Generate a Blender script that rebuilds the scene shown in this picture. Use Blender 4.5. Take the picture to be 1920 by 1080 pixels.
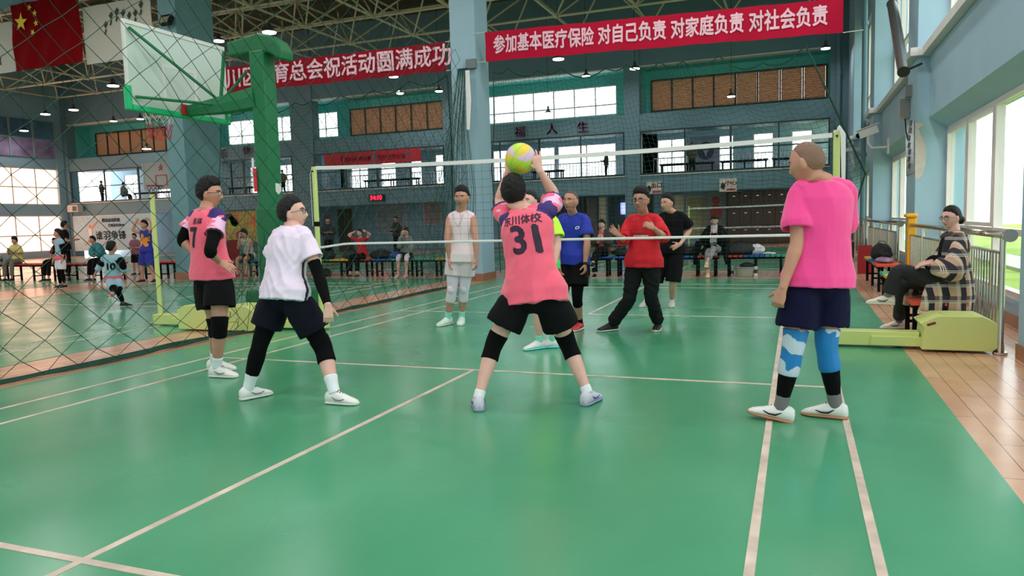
import bpy, bmesh, math, random
from mathutils import Vector, Matrix, noise
from mathutils.bvhtree import BVHTree
S = bpy.context.scene
for o in list(bpy.data.objects): bpy.data.objects.remove(o, do_unlink=True)
V = Vector; PI = math.pi; R = math.radians
random.seed(7)
# ------------------------------------------------------------ camera
CAMLOC = V((2.730490, -6.042548, 1.336071)); YAW, PITCH, ROLL, FPX = -0.3687126, -0.0903001, -0.0293568, 1387.89
CD = V((math.sin(YAW)*math.cos(PITCH), math.cos(YAW)*math.cos(PITCH), math.sin(PITCH)))
_r = CD.cross(V((0, 0, 1))).normalized(); _u = _r.cross(CD)
CR = _r*math.cos(ROLL) + _u*math.sin(ROLL); CU = -_r*math.sin(ROLL) + _u*math.cos(ROLL)
cam_d = bpy.data.cameras.new('camera'); cam = bpy.data.objects.new('camera', cam_d); S.collection.objects.link(cam)
M = Matrix((CR, CU, -CD)).transposed().to_4x4(); M.translation = CAMLOC
cam.matrix_world = M; cam_d.sensor_width = 36; cam_d.lens = FPX/1920*36; cam_d.clip_end = 400
S.camera = cam
# ------------------------------------------------------------ world, exposure
S.view_settings.view_transform = 'Standard'; S.view_settings.look = 'None'
S.view_settings.exposure = 0.10; S.view_settings.gamma = 1.0; S.view_settings.use_curve_mapping = False
S.cycles.use_denoising = True; S.cycles.max_bounces = 7; S.cycles.diffuse_bounces = 4; S.cycles.glossy_bounces = 3
S.cycles.transparent_max_bounces = 16; S.cycles.caustics_reflective = False; S.cycles.caustics_refractive = False
S.cycles.sample_clamp_indirect = 6.0
W = bpy.data.worlds.new('overcast_sky'); S.world = W; W.use_nodes = True
bg = W.node_tree.nodes['Background']; bg.inputs[0].default_value = (1.0, 0.965, 0.975, 1); bg.inputs[1].default_value = 3.8
LAMP_W = 90.0      # watts of each high-bay lamp
# daylight through the tall side windows: portals guide the sky's light through each opening
def portal(loc, rot, sx, sy):
    d = bpy.data.lights.new('window_daylight', 'AREA'); d.shape = 'RECTANGLE'; d.size = sx; d.size_y = sy
    o = bpy.data.objects.new('window_daylight', d); S.collection.objects.link(o); o.location = loc; o.rotation_euler = rot
    d.cycles.is_portal = True
BAYS = [(-13.3, -6.95), (-5.85, 0.5), (1.6, 7.95), (9.05, 15.4), (16.5, 22.85)]
for a, b in BAYS[:4]:
    portal((5.2, (a+b)/2, 1.45), (0, R(90), 0), 2.3, b-a)
    portal((5.2, (a+b)/2, 5.5), (0, R(90), 0), 3.0, b-a)
# ------------------------------------------------------------ pixel measuring helpers (positions taken off the photograph)
def ray(px, py): return CD + CR*((px-960)/FPX) - CU*((py-540)/FPX)
def P(px, py, Y): v = ray(px, py); return CAMLOC + v*((Y-CAMLOC.y)/v.y)
def PX(px, py, X): v = ray(px, py); return CAMLOC + v*((X-CAMLOC.x)/v.x)
def G(px, py, z=0): v = ray(px, py); return CAMLOC + v*((z-CAMLOC.z)/v.z)
# ------------------------------------------------------------ materials
def lin(c):
    return tuple(((x/255)/12.92 if x/255 <= .04045 else ((x/255+.055)/1.055)**2.4) for x in c) + (1,)
MATS = {}
def mat(name, c=(128, 128, 128), rough=.6, metal=0., bump=0., bscale=60., var=0., vscale=4., emit=0., spec=.5, sheen=0., stretch=(1, 1, 1), coat=0.):
    if name in MATS: return MATS[name]
    m = bpy.data.materials.new(name); m.use_nodes = True; nt = m.node_tree; b = nt.nodes['Principled BSDF']
    col = lin(c); b.inputs['Base Color'].default_value = col; b.inputs['Roughness'].default_value = rough
    b.inputs['Metallic'].default_value = metal; b.inputs['Specular IOR Level'].default_value = spec
    if sheen: b.inputs['Sheen Weight'].default_value = sheen
    if coat: b.inputs['Coat Weight'].default_value = coat
    if emit: b.inputs['Emission Color'].default_value = col; b.inputs['Emission Strength'].default_value = emit
    if var or bump:
        tc = nt.nodes.new('ShaderNodeTexCoord'); mp = nt.nodes.new('ShaderNodeMapping'); mp.inputs['Scale'].default_value = stretch
        nt.links.new(tc.outputs['Object'], mp.inputs[0])
    if var:
        n = nt.nodes.new('ShaderNodeTexNoise'); n.inputs['Scale'].default_value = vscale; n.inputs['Detail'].default_value = 5
        nt.links.new(mp.outputs[0], n.inputs['Vector'])
        cr = nt.nodes.new('ShaderNodeValToRGB'); cr.color_ramp.elements[0].position = .3; cr.color_ramp.elements[1].position = .7
        cr.color_ramp.elements[0].color = tuple(x*(1-var) for x in col[:3])+(1,); cr.color_ramp.elements[1].color = tuple(min(1, x*(1+var)) for x in col[:3])+(1,)
        nt.links.new(n.outputs['Fac'], cr.inputs[0]); nt.links.new(cr.outputs[0], b.inputs['Base Color'])
    if bump:
        n2 = nt.nodes.new('ShaderNodeTexNoise'); n2.inputs['Scale'].default_value = bscale; n2.inputs['Detail'].default_value = 3
        nt.links.new(mp.outputs[0], n2.inputs['Vector'])
        bp = nt.nodes.new('ShaderNodeBump'); bp.inputs['Strength'].default_value = bump; bp.inputs['Distance'].default_value = .02
        nt.links.new(n2.outputs['Fac'], bp.inputs['Height']); nt.links.new(bp.outputs[0], b.inputs['Normal'])
    MATS[name] = m; return m
def glass(name, tint=(235, 245, 245), refl=.08):
    if name in MATS: return MATS[name]
    m = bpy.data.materials.new(name); m.use_nodes = True; nt = m.node_tree; nt.nodes.clear()
    o = nt.nodes.new('ShaderNodeOutputMaterial'); t = nt.nodes.new('ShaderNodeBsdfTransparent'); t.inputs[0].default_value = lin(tint)
    g = nt.nodes.new('ShaderNodeBsdfGlossy'); g.inputs['Roughness'].default_value = .03; x = nt.nodes.new('ShaderNodeMixShader'); x.inputs[0].default_value = refl
    nt.links.new(t.outputs[0], x.inputs[1]); nt.links.new(g.outputs[0], x.inputs[2]); nt.links.new(x.outputs[0], o.inputs[0])
    MATS[name] = m; return m
# ------------------------------------------------------------ objects
def tag(o, label=None, cat=None, group=None, kind=None):
    if label: o['label'] = label
    if cat: o['category'] = cat
    if group: o['group'] = group
    if kind: o['kind'] = kind
    return o
def root(name, loc, label, cat, group=None):
    o = bpy.data.objects.new(name, None); S.collection.objects.link(o); o.location = loc; o.empty_display_size = .1
    return tag(o, label, cat, group)
def worldloc(o):
    v = V((0, 0, 0))
    while o is not None: v += o.location; o = o.parent
    return v
class MB:
    def __init__(s): s.v = []; s.f = []; s.m = []; s.mi = 0
    def add(s, vs, fs):
        n = len(s.v); s.v += [tuple(v) for v in vs]; s.f += [tuple(i+n for i in f) for f in fs]; s.m += [s.mi]*len(fs); return s
    def box(s, c, d, rz=0., rot=None):
        c = V(c); h = V(d)/2; Q = rot if rot is not None else Matrix.Rotation(rz, 3, 'Z')
        vs = [c + Q @ V((h.x*a, h.y*b, h.z*e)) for e in (-1, 1) for b in (-1, 1) for a in (-1, 1)]
        return s.add(vs, [(0, 2, 3, 1), (4, 5, 7, 6), (0, 1, 5, 4), (2, 6, 7, 3), (0, 4, 6, 2), (1, 3, 7, 5)])
    def bb(s, x0, x1, y0, y1, z0, z1): return s.box(((x0+x1)/2, (y0+y1)/2, (z0+z1)/2), (x1-x0, y1-y0, z1-z0))
    def bar(s, a, b, w, h=None, up=(0, 0, 1)):
        a = V(a); b = V(b); t = (b-a); L = t.length; t.normalize(); up = V(up)
        if abs(t.dot(up)) > .95: up = V((1, 0, 0))
        x = t.cross(up).normalized(); z = x.cross(t)
        return s.box((a+b)/2, (w, L, h or w), rot=Matrix((x, t, z)).transposed())
    def loft(s, pts, rad, lat=None, n=12, caps=(0, 0), closed=False, sq=1.0, hollow=None):
        pts = [V(p) for p in pts]; k = len(pts); rings = []; u0 = None
        if not isinstance(rad, (list, tuple)): rad = [rad]*k
        rad = [(r, r) if not isinstance(r, (tuple, list)) else r for r in rad]
        for i in range(k):
            if closed: t = pts[(i+1) % k]-pts[i-1]
            elif i == 0: t = pts[1]-pts[0]
            elif i == k-1: t = pts[-1]-pts[-2]
            else: t = (pts[i+1]-pts[i]).normalized()+(pts[i]-pts[i-1]).normalized()
            if t.length < 1e-9: t = pts[min(i+1, k-1)]-pts[i-1]
            t.normalize()
            l = lat[i] if isinstance(lat, list) else lat
            if l is None:
                l = u0 if u0 is not None else (V((1, 0, 0)) if abs(t.x) < .8 else V((0, 1, 0)))
            u = V(l) - t*t.dot(V(l))
            if u.length < 1e-6: u = t.orthogonal()
            u.normalize(); w = t.cross(u); u0 = u
            rings.append((pts[i], u, w, rad[i], t))
        if caps[0] and not closed:
            p, u, w, r, t = rings[0]; e = caps[0]*min(r)
            rings.insert(0, (p-t*e*.75, u, w, (r[0]*.66, r[1]*.66), t)); rings.insert(0, (p-t*e, u, w, (r[0]*.25, r[1]*.25), t))
        if caps[1] and not closed:
            p, u, w, r, t = rings[-1]; e = caps[1]*min(r)
            rings.append((p+t*e*.75, u, w, (r[0]*.66, r[1]*.66), t)); rings.append((p+t*e, u, w, (r[0]*.25, r[1]*.25), t))
        if hollow:      # an open hem with cloth thickness
            th, back = hollow; K0 = len(rings)
            for i in range(K0-1, max(0, K0-1-back)-1, -1):
                p, u, w, r, t = rings[i]; rings.append((p, u, w, (r[0]-th, r[1]-th), t))
        vs = []
        for p, u, w, r, t in rings:
            for j in range(n):
                a = 2*PI*j/n; c, q = math.cos(a), math.sin(a)
                if sq != 1: c = math.copysign(abs(c)**sq, c); q = math.copysign(abs(q)**sq, q)
                vs.append(p + u*(c*r[0]) + w*(q*r[1]))
        K = len(rings); fs = []
        for i in range(K if closed else K-1):
            for j in range(n):
                i2 = (i+1) % K; j2 = (j+1) % n
                fs.append((i*n+j, i*n+j2, i2*n+j2, i2*n+j))
        if not closed:
            fs.append(tuple(range(n-1, -1, -1))); fs.append(tuple(range((K-1)*n, K*n)))
        return s.add(vs, fs)
    def tube(s, pts, r, n=6, closed=False): return s.loft(pts, r, None, n, closed=closed)
    def ell(s, c, r, rot=None, n=16, m=10):
        c = V(c); r = V(r) if isinstance(r, (tuple, list, Vector)) else V((r, r, r)); Q = rot or Matrix.Identity(3)
        vs = [c+Q @ V((0, 0, -r.z))]
        for i in range(1, m):
            a = -PI/2+PI*i/m
            for j in range(n):
                b = 2*PI*j/n; vs.append(c+Q @ V((r.x*math.cos(a)*math.cos(b), r.y*math.cos(a)*math.sin(b), r.z*math.sin(a))))
        vs.append(c+Q @ V((0, 0, r.z))); fs = []
        for j in range(n): fs.append((0, 1+(j+1) % n, 1+j))
        for i in range(m-2):
            for j in range(n):
                a = 1+i*n+j; b = 1+i*n+(j+1) % n; fs.append((a, b, b+n, a+n))
        L = len(vs)-1
        for j in range(n): fs.append((L, L-n+j, L-n+(j+1) % n))
        return s.add(vs, fs)
    def prism(s, poly, a, b, axes='xz'):
        # polygon in the plane of the two named axes, extruded along the third from a to b
        ix = 'xyz'.index(axes[0]); iy = 'xyz'.index(axes[1]); iz = 3-ix-iy; vs = []
        for t in (a, b):
            for p in poly:
                q = [0, 0, 0]; q[ix] = p[0]; q[iy] = p[1]; q[iz] = t; vs.append(q)
        n = len(poly); fs = [tuple(range(n-1, -1, -1)), tuple(range(n, 2*n))]+[(i, (i+1) % n, (i+1) % n+n, i+n) for i in range(n)]
        return s.add(vs, fs)
    def mesh(s, name, mats, off=V((0, 0, 0)), smooth=False, fixn=False):
        me = bpy.data.meshes.new(name); me.from_pydata([tuple(V(v)-off) for v in s.v], [], s.f)
        for m in (mats if isinstance(mats, (list, tuple)) else [mats]): me.materials.append(m)
        me.polygons.foreach_set('material_index', s.m)
        if fixn:
            bm = bmesh.new(); bm.from_mesh(me); bmesh.ops.recalc_face_normals(bm, faces=bm.faces[:]); bm.to_mesh(me); bm.free()
        if smooth: me.polygons.foreach_set('use_smooth', [True]*len(me.polygons))
        me.update(); return me
    def build(s, name, mats, parent=None, smooth=False, bevel=0., fixn=True, loc=None):
        """one mesh object; a top-level one gets its origin at loc or the middle of its foot"""
        if parent is not None: off = worldloc(parent)
        elif loc is not None: off = V(loc)
        else:
            xs = [v[0] for v in s.v]; ys = [v[1] for v in s.v]; off = V(((min(xs)+max(xs))/2, (min(ys)+max(ys))/2, min(v[2] for v in s.v)))
        me = s.mesh(name, mats, off, smooth, fixn)
        o = bpy.data.objects.new(name, me); S.collection.objects.link(o)
        if parent is not None: o.parent = parent
        else: o.location = off
        if bevel:
            b = o.modifiers.new('bevel', 'BEVEL'); b.width = bevel; b.segments = 2; b.limit_method = 'ANGLE'
        return o
def struct(name, mb, mats, smooth=False, parent=None):
    o = mb.build(name, mats, parent, smooth)
    if parent is None: o['kind'] = 'structure'
    return o
def dup(o, parent=None, loc=None, rz=None, label=None, group=None):
    c = o.copy(); S.collection.objects.link(c)
    if parent is not None: c.parent = parent
    if loc is not None: c.location = loc
    if rz is not None: c.rotation_euler = (0, 0, rz)
    if label: c['label'] = label
    if group: c['group'] = group
    for ch in [x for x in bpy.data.objects if x.parent == o]: dup(ch, c)
    return c
def text_verts(txt, size, bold=0., align='CENTER'):
    """outline of the characters as flat faces; bold strokes come from copies shifted by a hair"""
    vs, fs = _text(txt, size, align)
    if bold:
        n = len(vs); v0, f0 = list(vs), list(fs)
        for k, (a, b) in enumerate(((bold, 0), (-bold, 0), (0, bold), (0, -bold))):
            vs = vs+[V((p.x+a, p.y+b, p.z)) for p in v0]; fs = fs+[tuple(i+n*(k+1) for i in f) for f in f0]
    return vs, fs
def _text(txt, size, align):
    cu = bpy.data.curves.new('lettering', 'FONT'); cu.body = txt; cu.size = size; cu.align_x = align; cu.align_y = 'CENTER'; cu.resolution_u = 3
    ob = bpy.data.objects.new('lettering', cu); S.collection.objects.link(ob)
    me = bpy.data.meshes.new_from_object(ob); vs = [v.co.copy() for v in me.vertices]; fs = [tuple(p.vertices) for p in me.polygons]
    bpy.data.objects.remove(ob); bpy.data.curves.remove(cu); bpy.data.meshes.remove(me); return vs, fs
def lettering(mb, txt, c, u, v, size, bold=0., sx=1., flip=False):
    """flat characters centred at c, running along u with v up, added to the mesh builder"""
    vs, fs = text_verts(txt, size, bold); c = V(c); u = V(u).normalized(); v = V(v).normalized()
    mb.add([c+u*(p.x*sx)+v*p.y for p in vs], fs); return mb
# ============================================================ people
UP = V((0, 0, 1))
def sm(x, a, b):
    t = max(0., min(1., (x-a)/(b-a))); return t*t*(3-2*t)
def interp(tab, t):
    if t <= tab[0][0]: return tab[0][1]
    for (a, p), (b, q) in zip(tab, tab[1:]):
        if t <= b:
            k = (t-a)/(b-a)
            return tuple(x+(y-x)*k for x, y in zip(p, q)) if isinstance(p, tuple) else p+(q-p)*k
    return tab[-1][1]
RLEG = [(0, .092), (.3, .088), (.6, .076), (.85, .063), (1, .058), (1.12, .053), (1.35, .057), (1.6, .049), (1.85, .037), (2.1, .036)]
RARM = [(0, .050), (.15, .053), (.3, .051), (.6, .046), (.9, .040), (1, .040), (1.2, .043), (1.5, .036), (1.85, .027), (2, .026)]
RTOR = [(-.18, (.115, .085)), (0, (.163, .112)), (.2, (.150, .110)), (.4, (.138, .103)), (.6, (.150, .110)), (.8, (.163, .108)), (.93, (.140, .083)), (1.0, (.072, .062))]
def gs(x, z, x0, z0, sx, sz): return math.exp(-((x-x0)/sx)**2-((z-z0)/sz)**2)
def feat(x, z):
    a = abs(x)
    return (.004*gs(a, z, .02, .03, .03, .011) - .010*gs(a, z, .031, .003, .016, .011) + .011*gs(x, z, 0, -.010, .008, .020) + .021*gs(x, z, 0, -.035, .011, .013)
            + .009*gs(a, z, .012, -.039, .007, .008) + .008*gs(x, z, 0, -.060, .021, .0055) + .007*gs(x, z, 0, -.072, .018, .006) - .005*gs(x, z, 0, -.066, .022, .003)
            + .007*gs(x, z, 0, -.100, .022, .014) + .004*gs(a, z, .045, -.022, .02, .02))
def head_pt(d, f=True):
    t = sm(-d.z*.116, 0, .11); x = d.x*.077*(1-.28*t); z = d.z*.118; y = d.y*.094
    if d.y < 0: y *= 1.08*(1-.5*t)
    else: y *= (1-.05*t)
    if f and d.y > 0: y += feat(x, z)*sm(d.y, .1, .5)
    return V((x, y, z))
def face_y(x, z):
    t = sm(-z, 0, .11); dx = x/(.077*(1-.28*t)); dz = z/.118
    return math.sqrt(max(0, 1-dx*dx-dz*dz))*.094*(1-.05*t)+feat(x, z)
def sphere_dirs(n, m):
    out = [V((0, 0, -1))]
    for i in range(1, m):
        a = -PI/2+PI*i/m
        for j in range(n):
            b = 2*PI*j/n; out.append(V((math.cos(a)*math.cos(b), math.cos(a)*math.sin(b), math.sin(a))))
    out.append(V((0, 0, 1))); fs = []
    for j in range(n): fs.append((0, 1+(j+1) % n, 1+j))
    for i in range(m-2):
        for j in range(n):
            a = 1+i*n+j; b = 1+i*n+(j+1) % n; fs.append((a, b, b+n, a+n))
    L = len(out)-1
    for j in range(n): fs.append((L, L-n+j, L-n+(j+1) % n))
    return out, fs
def voxel(mb, vox, it=2, fac=.5):
    me = mb.mesh('soup', []) if False else mb.mesh('soup', bpy.data.materials.get('skin') or mat('skin'), fixn=False)
    o = bpy.data.objects.new('soup', me); S.collection.objects.link(o)
    r = o.modifiers.new('r', 'REMESH'); r.mode = 'VOXEL'; r.voxel_size = vox
    if it: q = o.modifiers.new('s', 'SMOOTH'); q.iterations = it; q.factor = fac
    dg = bpy.context.evaluated_depsgraph_get(); m2 = bpy.data.meshes.new_from_object(o.evaluated_get(dg))
    bpy.data.objects.remove(o); bpy.data.meshes.remove(me); return m2
def finish(me, name, mats, parent, zone=None, disp=None):
    me.name = name; off = worldloc(parent)
    if disp:
        ns = [v.normal.copy() for v in me.vertices]
        for v, n in zip(me.vertices, ns): v.co += n*disp(v.co, n)
    me.materials.clear()
    for m in (mats if isinstance(mats, (list, tuple)) else [mats]): me.materials.append(m)
    for p in me.polygons:
        p.material_index = zone(p.center) if zone else 0; p.use_smooth = True
    for v in me.vertices: v.co -= off
    me.update(); o = bpy.data.objects.new(name, me); S.collection.objects.link(o); o.parent = parent; return o
def folds(amp, sc=7., zs=.5, seed=0.):
    def f(co, n):
        p = V((co.x*sc+seed, co.y*sc, co.z*sc*zs+co.x*sc*.8)); r = 1-abs(noise.noise(p))*2.2
        q = V((co.x*sc*2.3-co.z*sc*1.7, co.y*sc*2.3+seed, co.z*sc*1.2)); return amp*(r-.35)*.8+amp*.5*(noise.noise(q))
    return f
def frame(f, up=UP):
    f = V(f).normalized(); x = f.cross(V(up)).normalized(); z = x.cross(f); return Matrix((x, f, z)).transposed()
def limb_pts(A, B, C, t0, t1, step=.12):
    ts = [t0]; t = t0+step
    while t < t1-step*.4: ts.append(t); t += step
    ts.append(t1)
    def at(t):
        # the bend is rounded a little
        if abs(t-1) < .12:
            k = (t-1+.12)/.24; a = A.lerp(B, .88); c = B.lerp(C, .12); return (a*(1-k)**2+B*2*k*(1-k)+c*k*k)
        return A.lerp(B, t) if t <= 1 else B.lerp(C, t-1)
    return ts, [at(t) for t in ts]
def hand(mb, Wp, d, n, th, s=1., curl=.35, spread=.25, fist=0.):
    d = V(d).normalized(); n = V(n); n = (n-d*n.dot(d)).normalized(); t = V(th); t = (t-d*t.dot(d)-n*t.dot(n)).normalized()
    mb.loft([Wp-d*.02*s, Wp+d*.015*s, Wp+d*.05*s, Wp+d*.088*s], [(.026*s, .022*s), (.029*s, .019*s), (.039*s, .0155*s), (.039*s, .013*s)], t, 12, (.3, .4))
    for off, L in ((.030, .068), (.0102, .078), (-.0102, .073), (-.029, .057)):
        p = Wp+d*.083*s+t*off*s; pts = [p]; r = [.0092*s]; base = (d+t*off*spread*12).normalized()
        for i, k in enumerate((.45, .30, .25)):
            a = curl*(i+1)*(1+.12*(off < 0)); dd = base*math.cos(a)+n*math.sin(a)
            p = p+dd*L*k*s; pts.append(p); r.append((.0085-.0008*i)*s)
        mb.loft(pts, r, t, 8, (0, .9))
    p = Wp+d*.020*s+t*.024*s; dd = (d*.62+t*.66+n*(.25+curl*.4)).normalized(); pts = [p]; r = [.0125*s]
    for k, L in enumerate((.035, .030, .022)):
        p = p+dd*L*s; dd = (dd+d*.18+n*curl*.3).normalized(); pts.append(p); r.append((.0110-.001*k)*s)
    mb.loft(pts, r, n, 8, (.5, .9))
def shoe(parent, A, f, s, mats, pitch=0., raised=0., name='shoe'):
    """A: ground point under the ankle; f: toe direction"""
    f = V((f[0], f[1], 0)).normalized(); x = f.cross(UP)
    def T(px, py, pz):
        c, q = math.cos(pitch), math.sin(pitch); yy = py*c-pz*q; zz = py*q+pz*c
        return A+x*px*s+f*yy*s+UP*(zz*s+raised)
    prof = [(-.076, .014, .060), (-.070, .030, .088), (-.048, .038, .104), (-.01, .041, .108), (.03, .042, .105), (.07, .045, .088), (.115, .050, .066), (.155, .048, .052), (.185, .038, .040), (.205, .017, .026)]
    def ring(y, hw, top, z0):
        out = []
        for j in range(14):
            a = 2*PI*j/14; c, q = math.cos(a), math.sin(a); c = math.copysign(abs(c)**.75, c)
            zz = z0+(top-z0)*(.5+.5*math.copysign(abs(q)**.8, q)); w = hw*(1 if q < 0 else 1-.30*q); out.append(T(c*w, y, zz))
        return out
    def body(z0, dt, dw, zcap=None):
        m = MB(); vs = []
        for y, hw, top in prof: vs += ring(y*(1+dw*2), hw+dw, (top+dt if zcap is None else zcap), z0)
        K = len(prof); fs = [(i*14+j, i*14+(j+1) % 14, (i+1)*14+(j+1) % 14, (i+1)*14+j) for i in range(K-1) for j in range(14)]
        fs += [tuple(range(13, -1, -1)), tuple(range((K-1)*14, K*14))]; m.add(vs, fs); return m
    up = body(.012, 0, 0); o = up.build(name, mats[0], parent, smooth=True)
    so = body(0, 0, .0035, .026); so.build('sole', mats[1], o, smooth=True)
    if len(mats) > 2:
        la = MB()
        for k in range(5):
            y = .035+k*.017; z = .106-k*.0105
            la.tube([T(-.022, y, z-.010), T(-.008, y+.004, z+.001), T(.008, y+.004, z+.001), T(.022, y, z-.010)], .0028*s, 5)
        la.loft([T(0, .030, .098), T(0, .018, .128)], [(.018*s, .005*s)]*2, x, 8)
        la.build('laces', mats[2], o, smooth=True)
        for q in (-1, 1):
            mk = MB(); mk.loft([T(q*.0415, .0, .062), T(q*.0455, .035, .040), T(q*.0500, .075, .040), T(q*.0480, .110, .052)], [(.0015*s, .003*s), (.002*s, .007*s), (.002*s, .006*s), (.0015*s, .003*s)], x, 6); mk.build('side_mark', mats[3] if len(mats) > 3 else mats[2], o, smooth=True)
    return o
def solve_ray(px, py, A, C, l1, l2, near, lo=-1.2, hi=1.2):
    """depth along the pixel's ray that fits two bone lengths"""
    best = None
    for i in range(241):
        Y = near+lo+(hi-lo)*i/240; p = P(px, py, Y); e = ((p-A).length-l1)**2+((p-C).length-l2)**2+.0004*abs(Y-near)
        if best is None or e < best[0]: best = (e, p)
    return best[1]
SK = {}
def skin_mats(k='a'):
    c = {'a': (214, 156, 134), 'b': (198, 140, 118), 'c': (226, 174, 158), 'd': (150, 104, 86)}[k]
    return [mat('skin_'+k, c, .5, bump=.05, bscale=90, var=.06, vscale=14), mat('lips_'+k, (int(c[0]*.88), int(c[1]*.68), int(c[2]*.70)), .45)]
HAIRLINE = {'short': [(-1, -.62), (-.5, -.50), (-.25, -.25), (-.05, .02), (.08, .10), (.2, .30), (.5, .50), (1, .60)],
            'thin': [(-1, -.55), (-.5, -.45), (-.25, -.22), (-.05, .10), (.1, .3), (.4, .60), (1, .72)],
            'full': [(-1, -.9), (-.5, -.8), (-.2, -.55), (0, -.2), (.2, .15), (.5, .42), (1, .50)]}
def person(spec):
    D = spec; s = D.get('s', 1.); vox = D.get('vox', .007); wid = D.get('wide', 1.)
    hip = D['hip']; neck = D['neck']; hl = V(D['hl']).normalized(); sl = V(D['sl']).normalized(); spine = (neck-hip).normalized()
    hl.z = hl.z; fwd = hl.cross(spine).normalized(); sfw = sl.cross(spine).normalized()
    base = D.get('base') or V((hip.x, hip.y, 0))
    r = root('person', base, D['label'], 'person', D.get('group')); out = {'root': r}
    hipj = {k: hip+hl*(.088*s*wid*q) for k, q in (('L', 1), ('R', -1))}
    shj = {k: neck-spine*.055*s+sl*(.158*s*(wid*.5+.5)*q) for k, q in (('L', 1), ('R', -1))}
    if 'shrug' in D:
        for k, dz in D['shrug'].items(): shj[k] = shj[k]+V(dz)
    foot = {}; ank = {}; knee = {}; elb = {}; wri = {}
    for k in 'LR':
        F = D['foot'][k]; foot[k] = F
        ank[k] = V(F['ank']) if 'ank' in F else V(F['g'])+UP*(.088*s+F.get('raised', 0))
        kn = D['knee'][k]; knee[k] = solve_ray(kn[0], kn[1], hipj[k], ank[k], .43*s, .41*s, (hipj[k].y+ank[k].y)/2) if len(kn) == 2 else V(kn)
        w = D['wrist'][k]; wri[k] = V(w) if len(w) == 3 and not isinstance(w, tuple) else (P(*w) if isinstance(w, tuple) else V(w))
        e = D['elbow'][k]; elb[k] = solve_ray(e[0], e[1], shj[k], wri[k], .29*s, .25*s, (shj[k].y+wri[k].y)/2, -.5, .5) if len(e) == 2 else (P(*e) if isinstance(e, tuple) else V(e))
    out.update(knee=knee, elb=elb, wri=wri, shj=shj, hipj=hipj, ank=ank, spine=spine, sfw=sfw)
    if D.get('report'): print('LIMBS', D['label'][:30], {k: (round((hipj[k]-knee[k]).length/s, 2), round((knee[k]-ank[k]).length/s, 2), round((shj[k]-elb[k]).length/s, 2), round((elb[k]-wri[k]).length/s, 2)) for k in 'LR'}, 'spine', round((neck-hip).length/s, 2))
    # --- head
    hc = D['head'] if 'head' in D else neck+spine*.155*s+sfw*.02*s; hf = V(D['hf']).normalized(); HM = frame(hf, D.get('hup', UP)); HMi = HM.transposed(); hs = s*D.get('hs', 1.)
    hp = lambda p: hc+HM @ (V(p)*hs)
    B = MB()
    dirs, fs = sphere_dirs(56, 44) if vox < .009 else sphere_dirs(24, 18)
    B.add([hp(head_pt(d)) for d in dirs], fs)
    for q in (-1, 1):
        Q = HM @ Matrix.Rotation(q*R(-22), 3, 'Z') @ Matrix.Rotation(R(-12), 3, 'X')
        B.ell(hp((q*.079, -.010, -.008)), (.0085*hs, .018*hs, .031*hs), Q, 12, 8); B.ell(hp((q*.077, -.002, -.033)), (.007*hs, .009*hs, .011*hs), Q, 8, 6)
    nk = .058*s*D.get('neckw', 1.)
    B.loft([neck-spine*.05*s, neck+spine*.02*s, hp((0, -.022, -.075)), hp((0, -.018, -.02))], [nk*1.25, nk*1.03, nk*.95, nk*.9], sl, 16, (.3, .3))
    # --- torso
    ts = [-.18, -.09, 0, .1, .2, .3, .4, .5, .6, .7, .8, .87, .93, .965]; L = neck-hip
    def tor(t): return hip+L*t + fwd*(.018*s*math.sin(max(0, min(1, t))*PI)*D.get('arch', -1))
    def tlat(t): return hl.lerp(sl, max(0, min(1, t))).normalized()
    def trad(t, e=0.):
        a, b = interp(RTOR, t); bel = D.get('belly', 0)*max(0, 1-abs(t-.25)*3); return ((a*wid+bel*.3)*s+e, (b*(wid*.6+.4)+bel)*s+e)
    B.loft([tor(t) for t in ts], [trad(t) for t in ts], [tlat(t) for t in ts], 20, (.5, .2))
    for k in 'LR':
        B.loft([neck-spine*.012*s, shj[k].lerp(neck, .5)-spine*.004*s, shj[k]], [.040*s, .042*s, .048*s], None, 10, (.5, .8))
        t_, p_ = limb_pts(shj[k], elb[k], wri[k], 0, 1.98); B.loft(p_, [interp(RARM, t)*s*D.get('armw', 1) for t in t_], None, 12, (.9, .3))
        t_, p_ = limb_pts(hipj[k], knee[k], ank[k], 0, 2.0); B.loft(p_, [interp(RLEG, t)*s*D.get('legw', 1) for t in t_], None, 14, (.8, .5))
        q = 1 if k == 'L' else -1; hd = D.get('hand', {}).get(k, {}); d = V(hd['d']) if 'd' in hd else (wri[k]-elb[k])
        n = V(hd['n']) if 'n' in hd else -sl*q; th = V(hd['t']) if 't' in hd else sfw
        if vox < .0125: hand(B, wri[k], d, n, th, s, hd.get('curl', .3), hd.get('spread', .25))
        else:
            d = d.normalized(); B.loft([wri[k], wri[k]+d*.06*s, wri[k]+d*.16*s], [.025*s, (.036*s), .014*s], None, 8, (.5, .7)); B.loft([wri[k]+d*.03*s, wri[k]+d*.08*s+th.normalized()*.045*s], [.013*s, .009*s], None, 6, (.5, .7))
        f = foot[k]; fd = V((f['f'][0], f['f'][1], 0)).normalized()
        B.loft([ank[k]-UP*.025*s-fd*.02*s, ank[k]-UP*.045*s+fd*.05*s, ank[k]-UP*.06*s+fd*.12*s], [.028*s, .024*s, .017*s], None, 10, (.5, .5))
    bm = voxel(B, vox, 2 if vox < .009 else 1, .45)
    sk = skin_mats(D.get('skin', 'a'))
    def zone(c):
        p = HMi @ (c-hc)/hs
        return 1 if (p.y > .06 and abs(p.x) < .022*(1-.6*abs(p.z+.066)/.009) and -.075 < p.z < -.058) else 0
    out['body'] = finish(bm, 'body', sk, r, zone)
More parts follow.
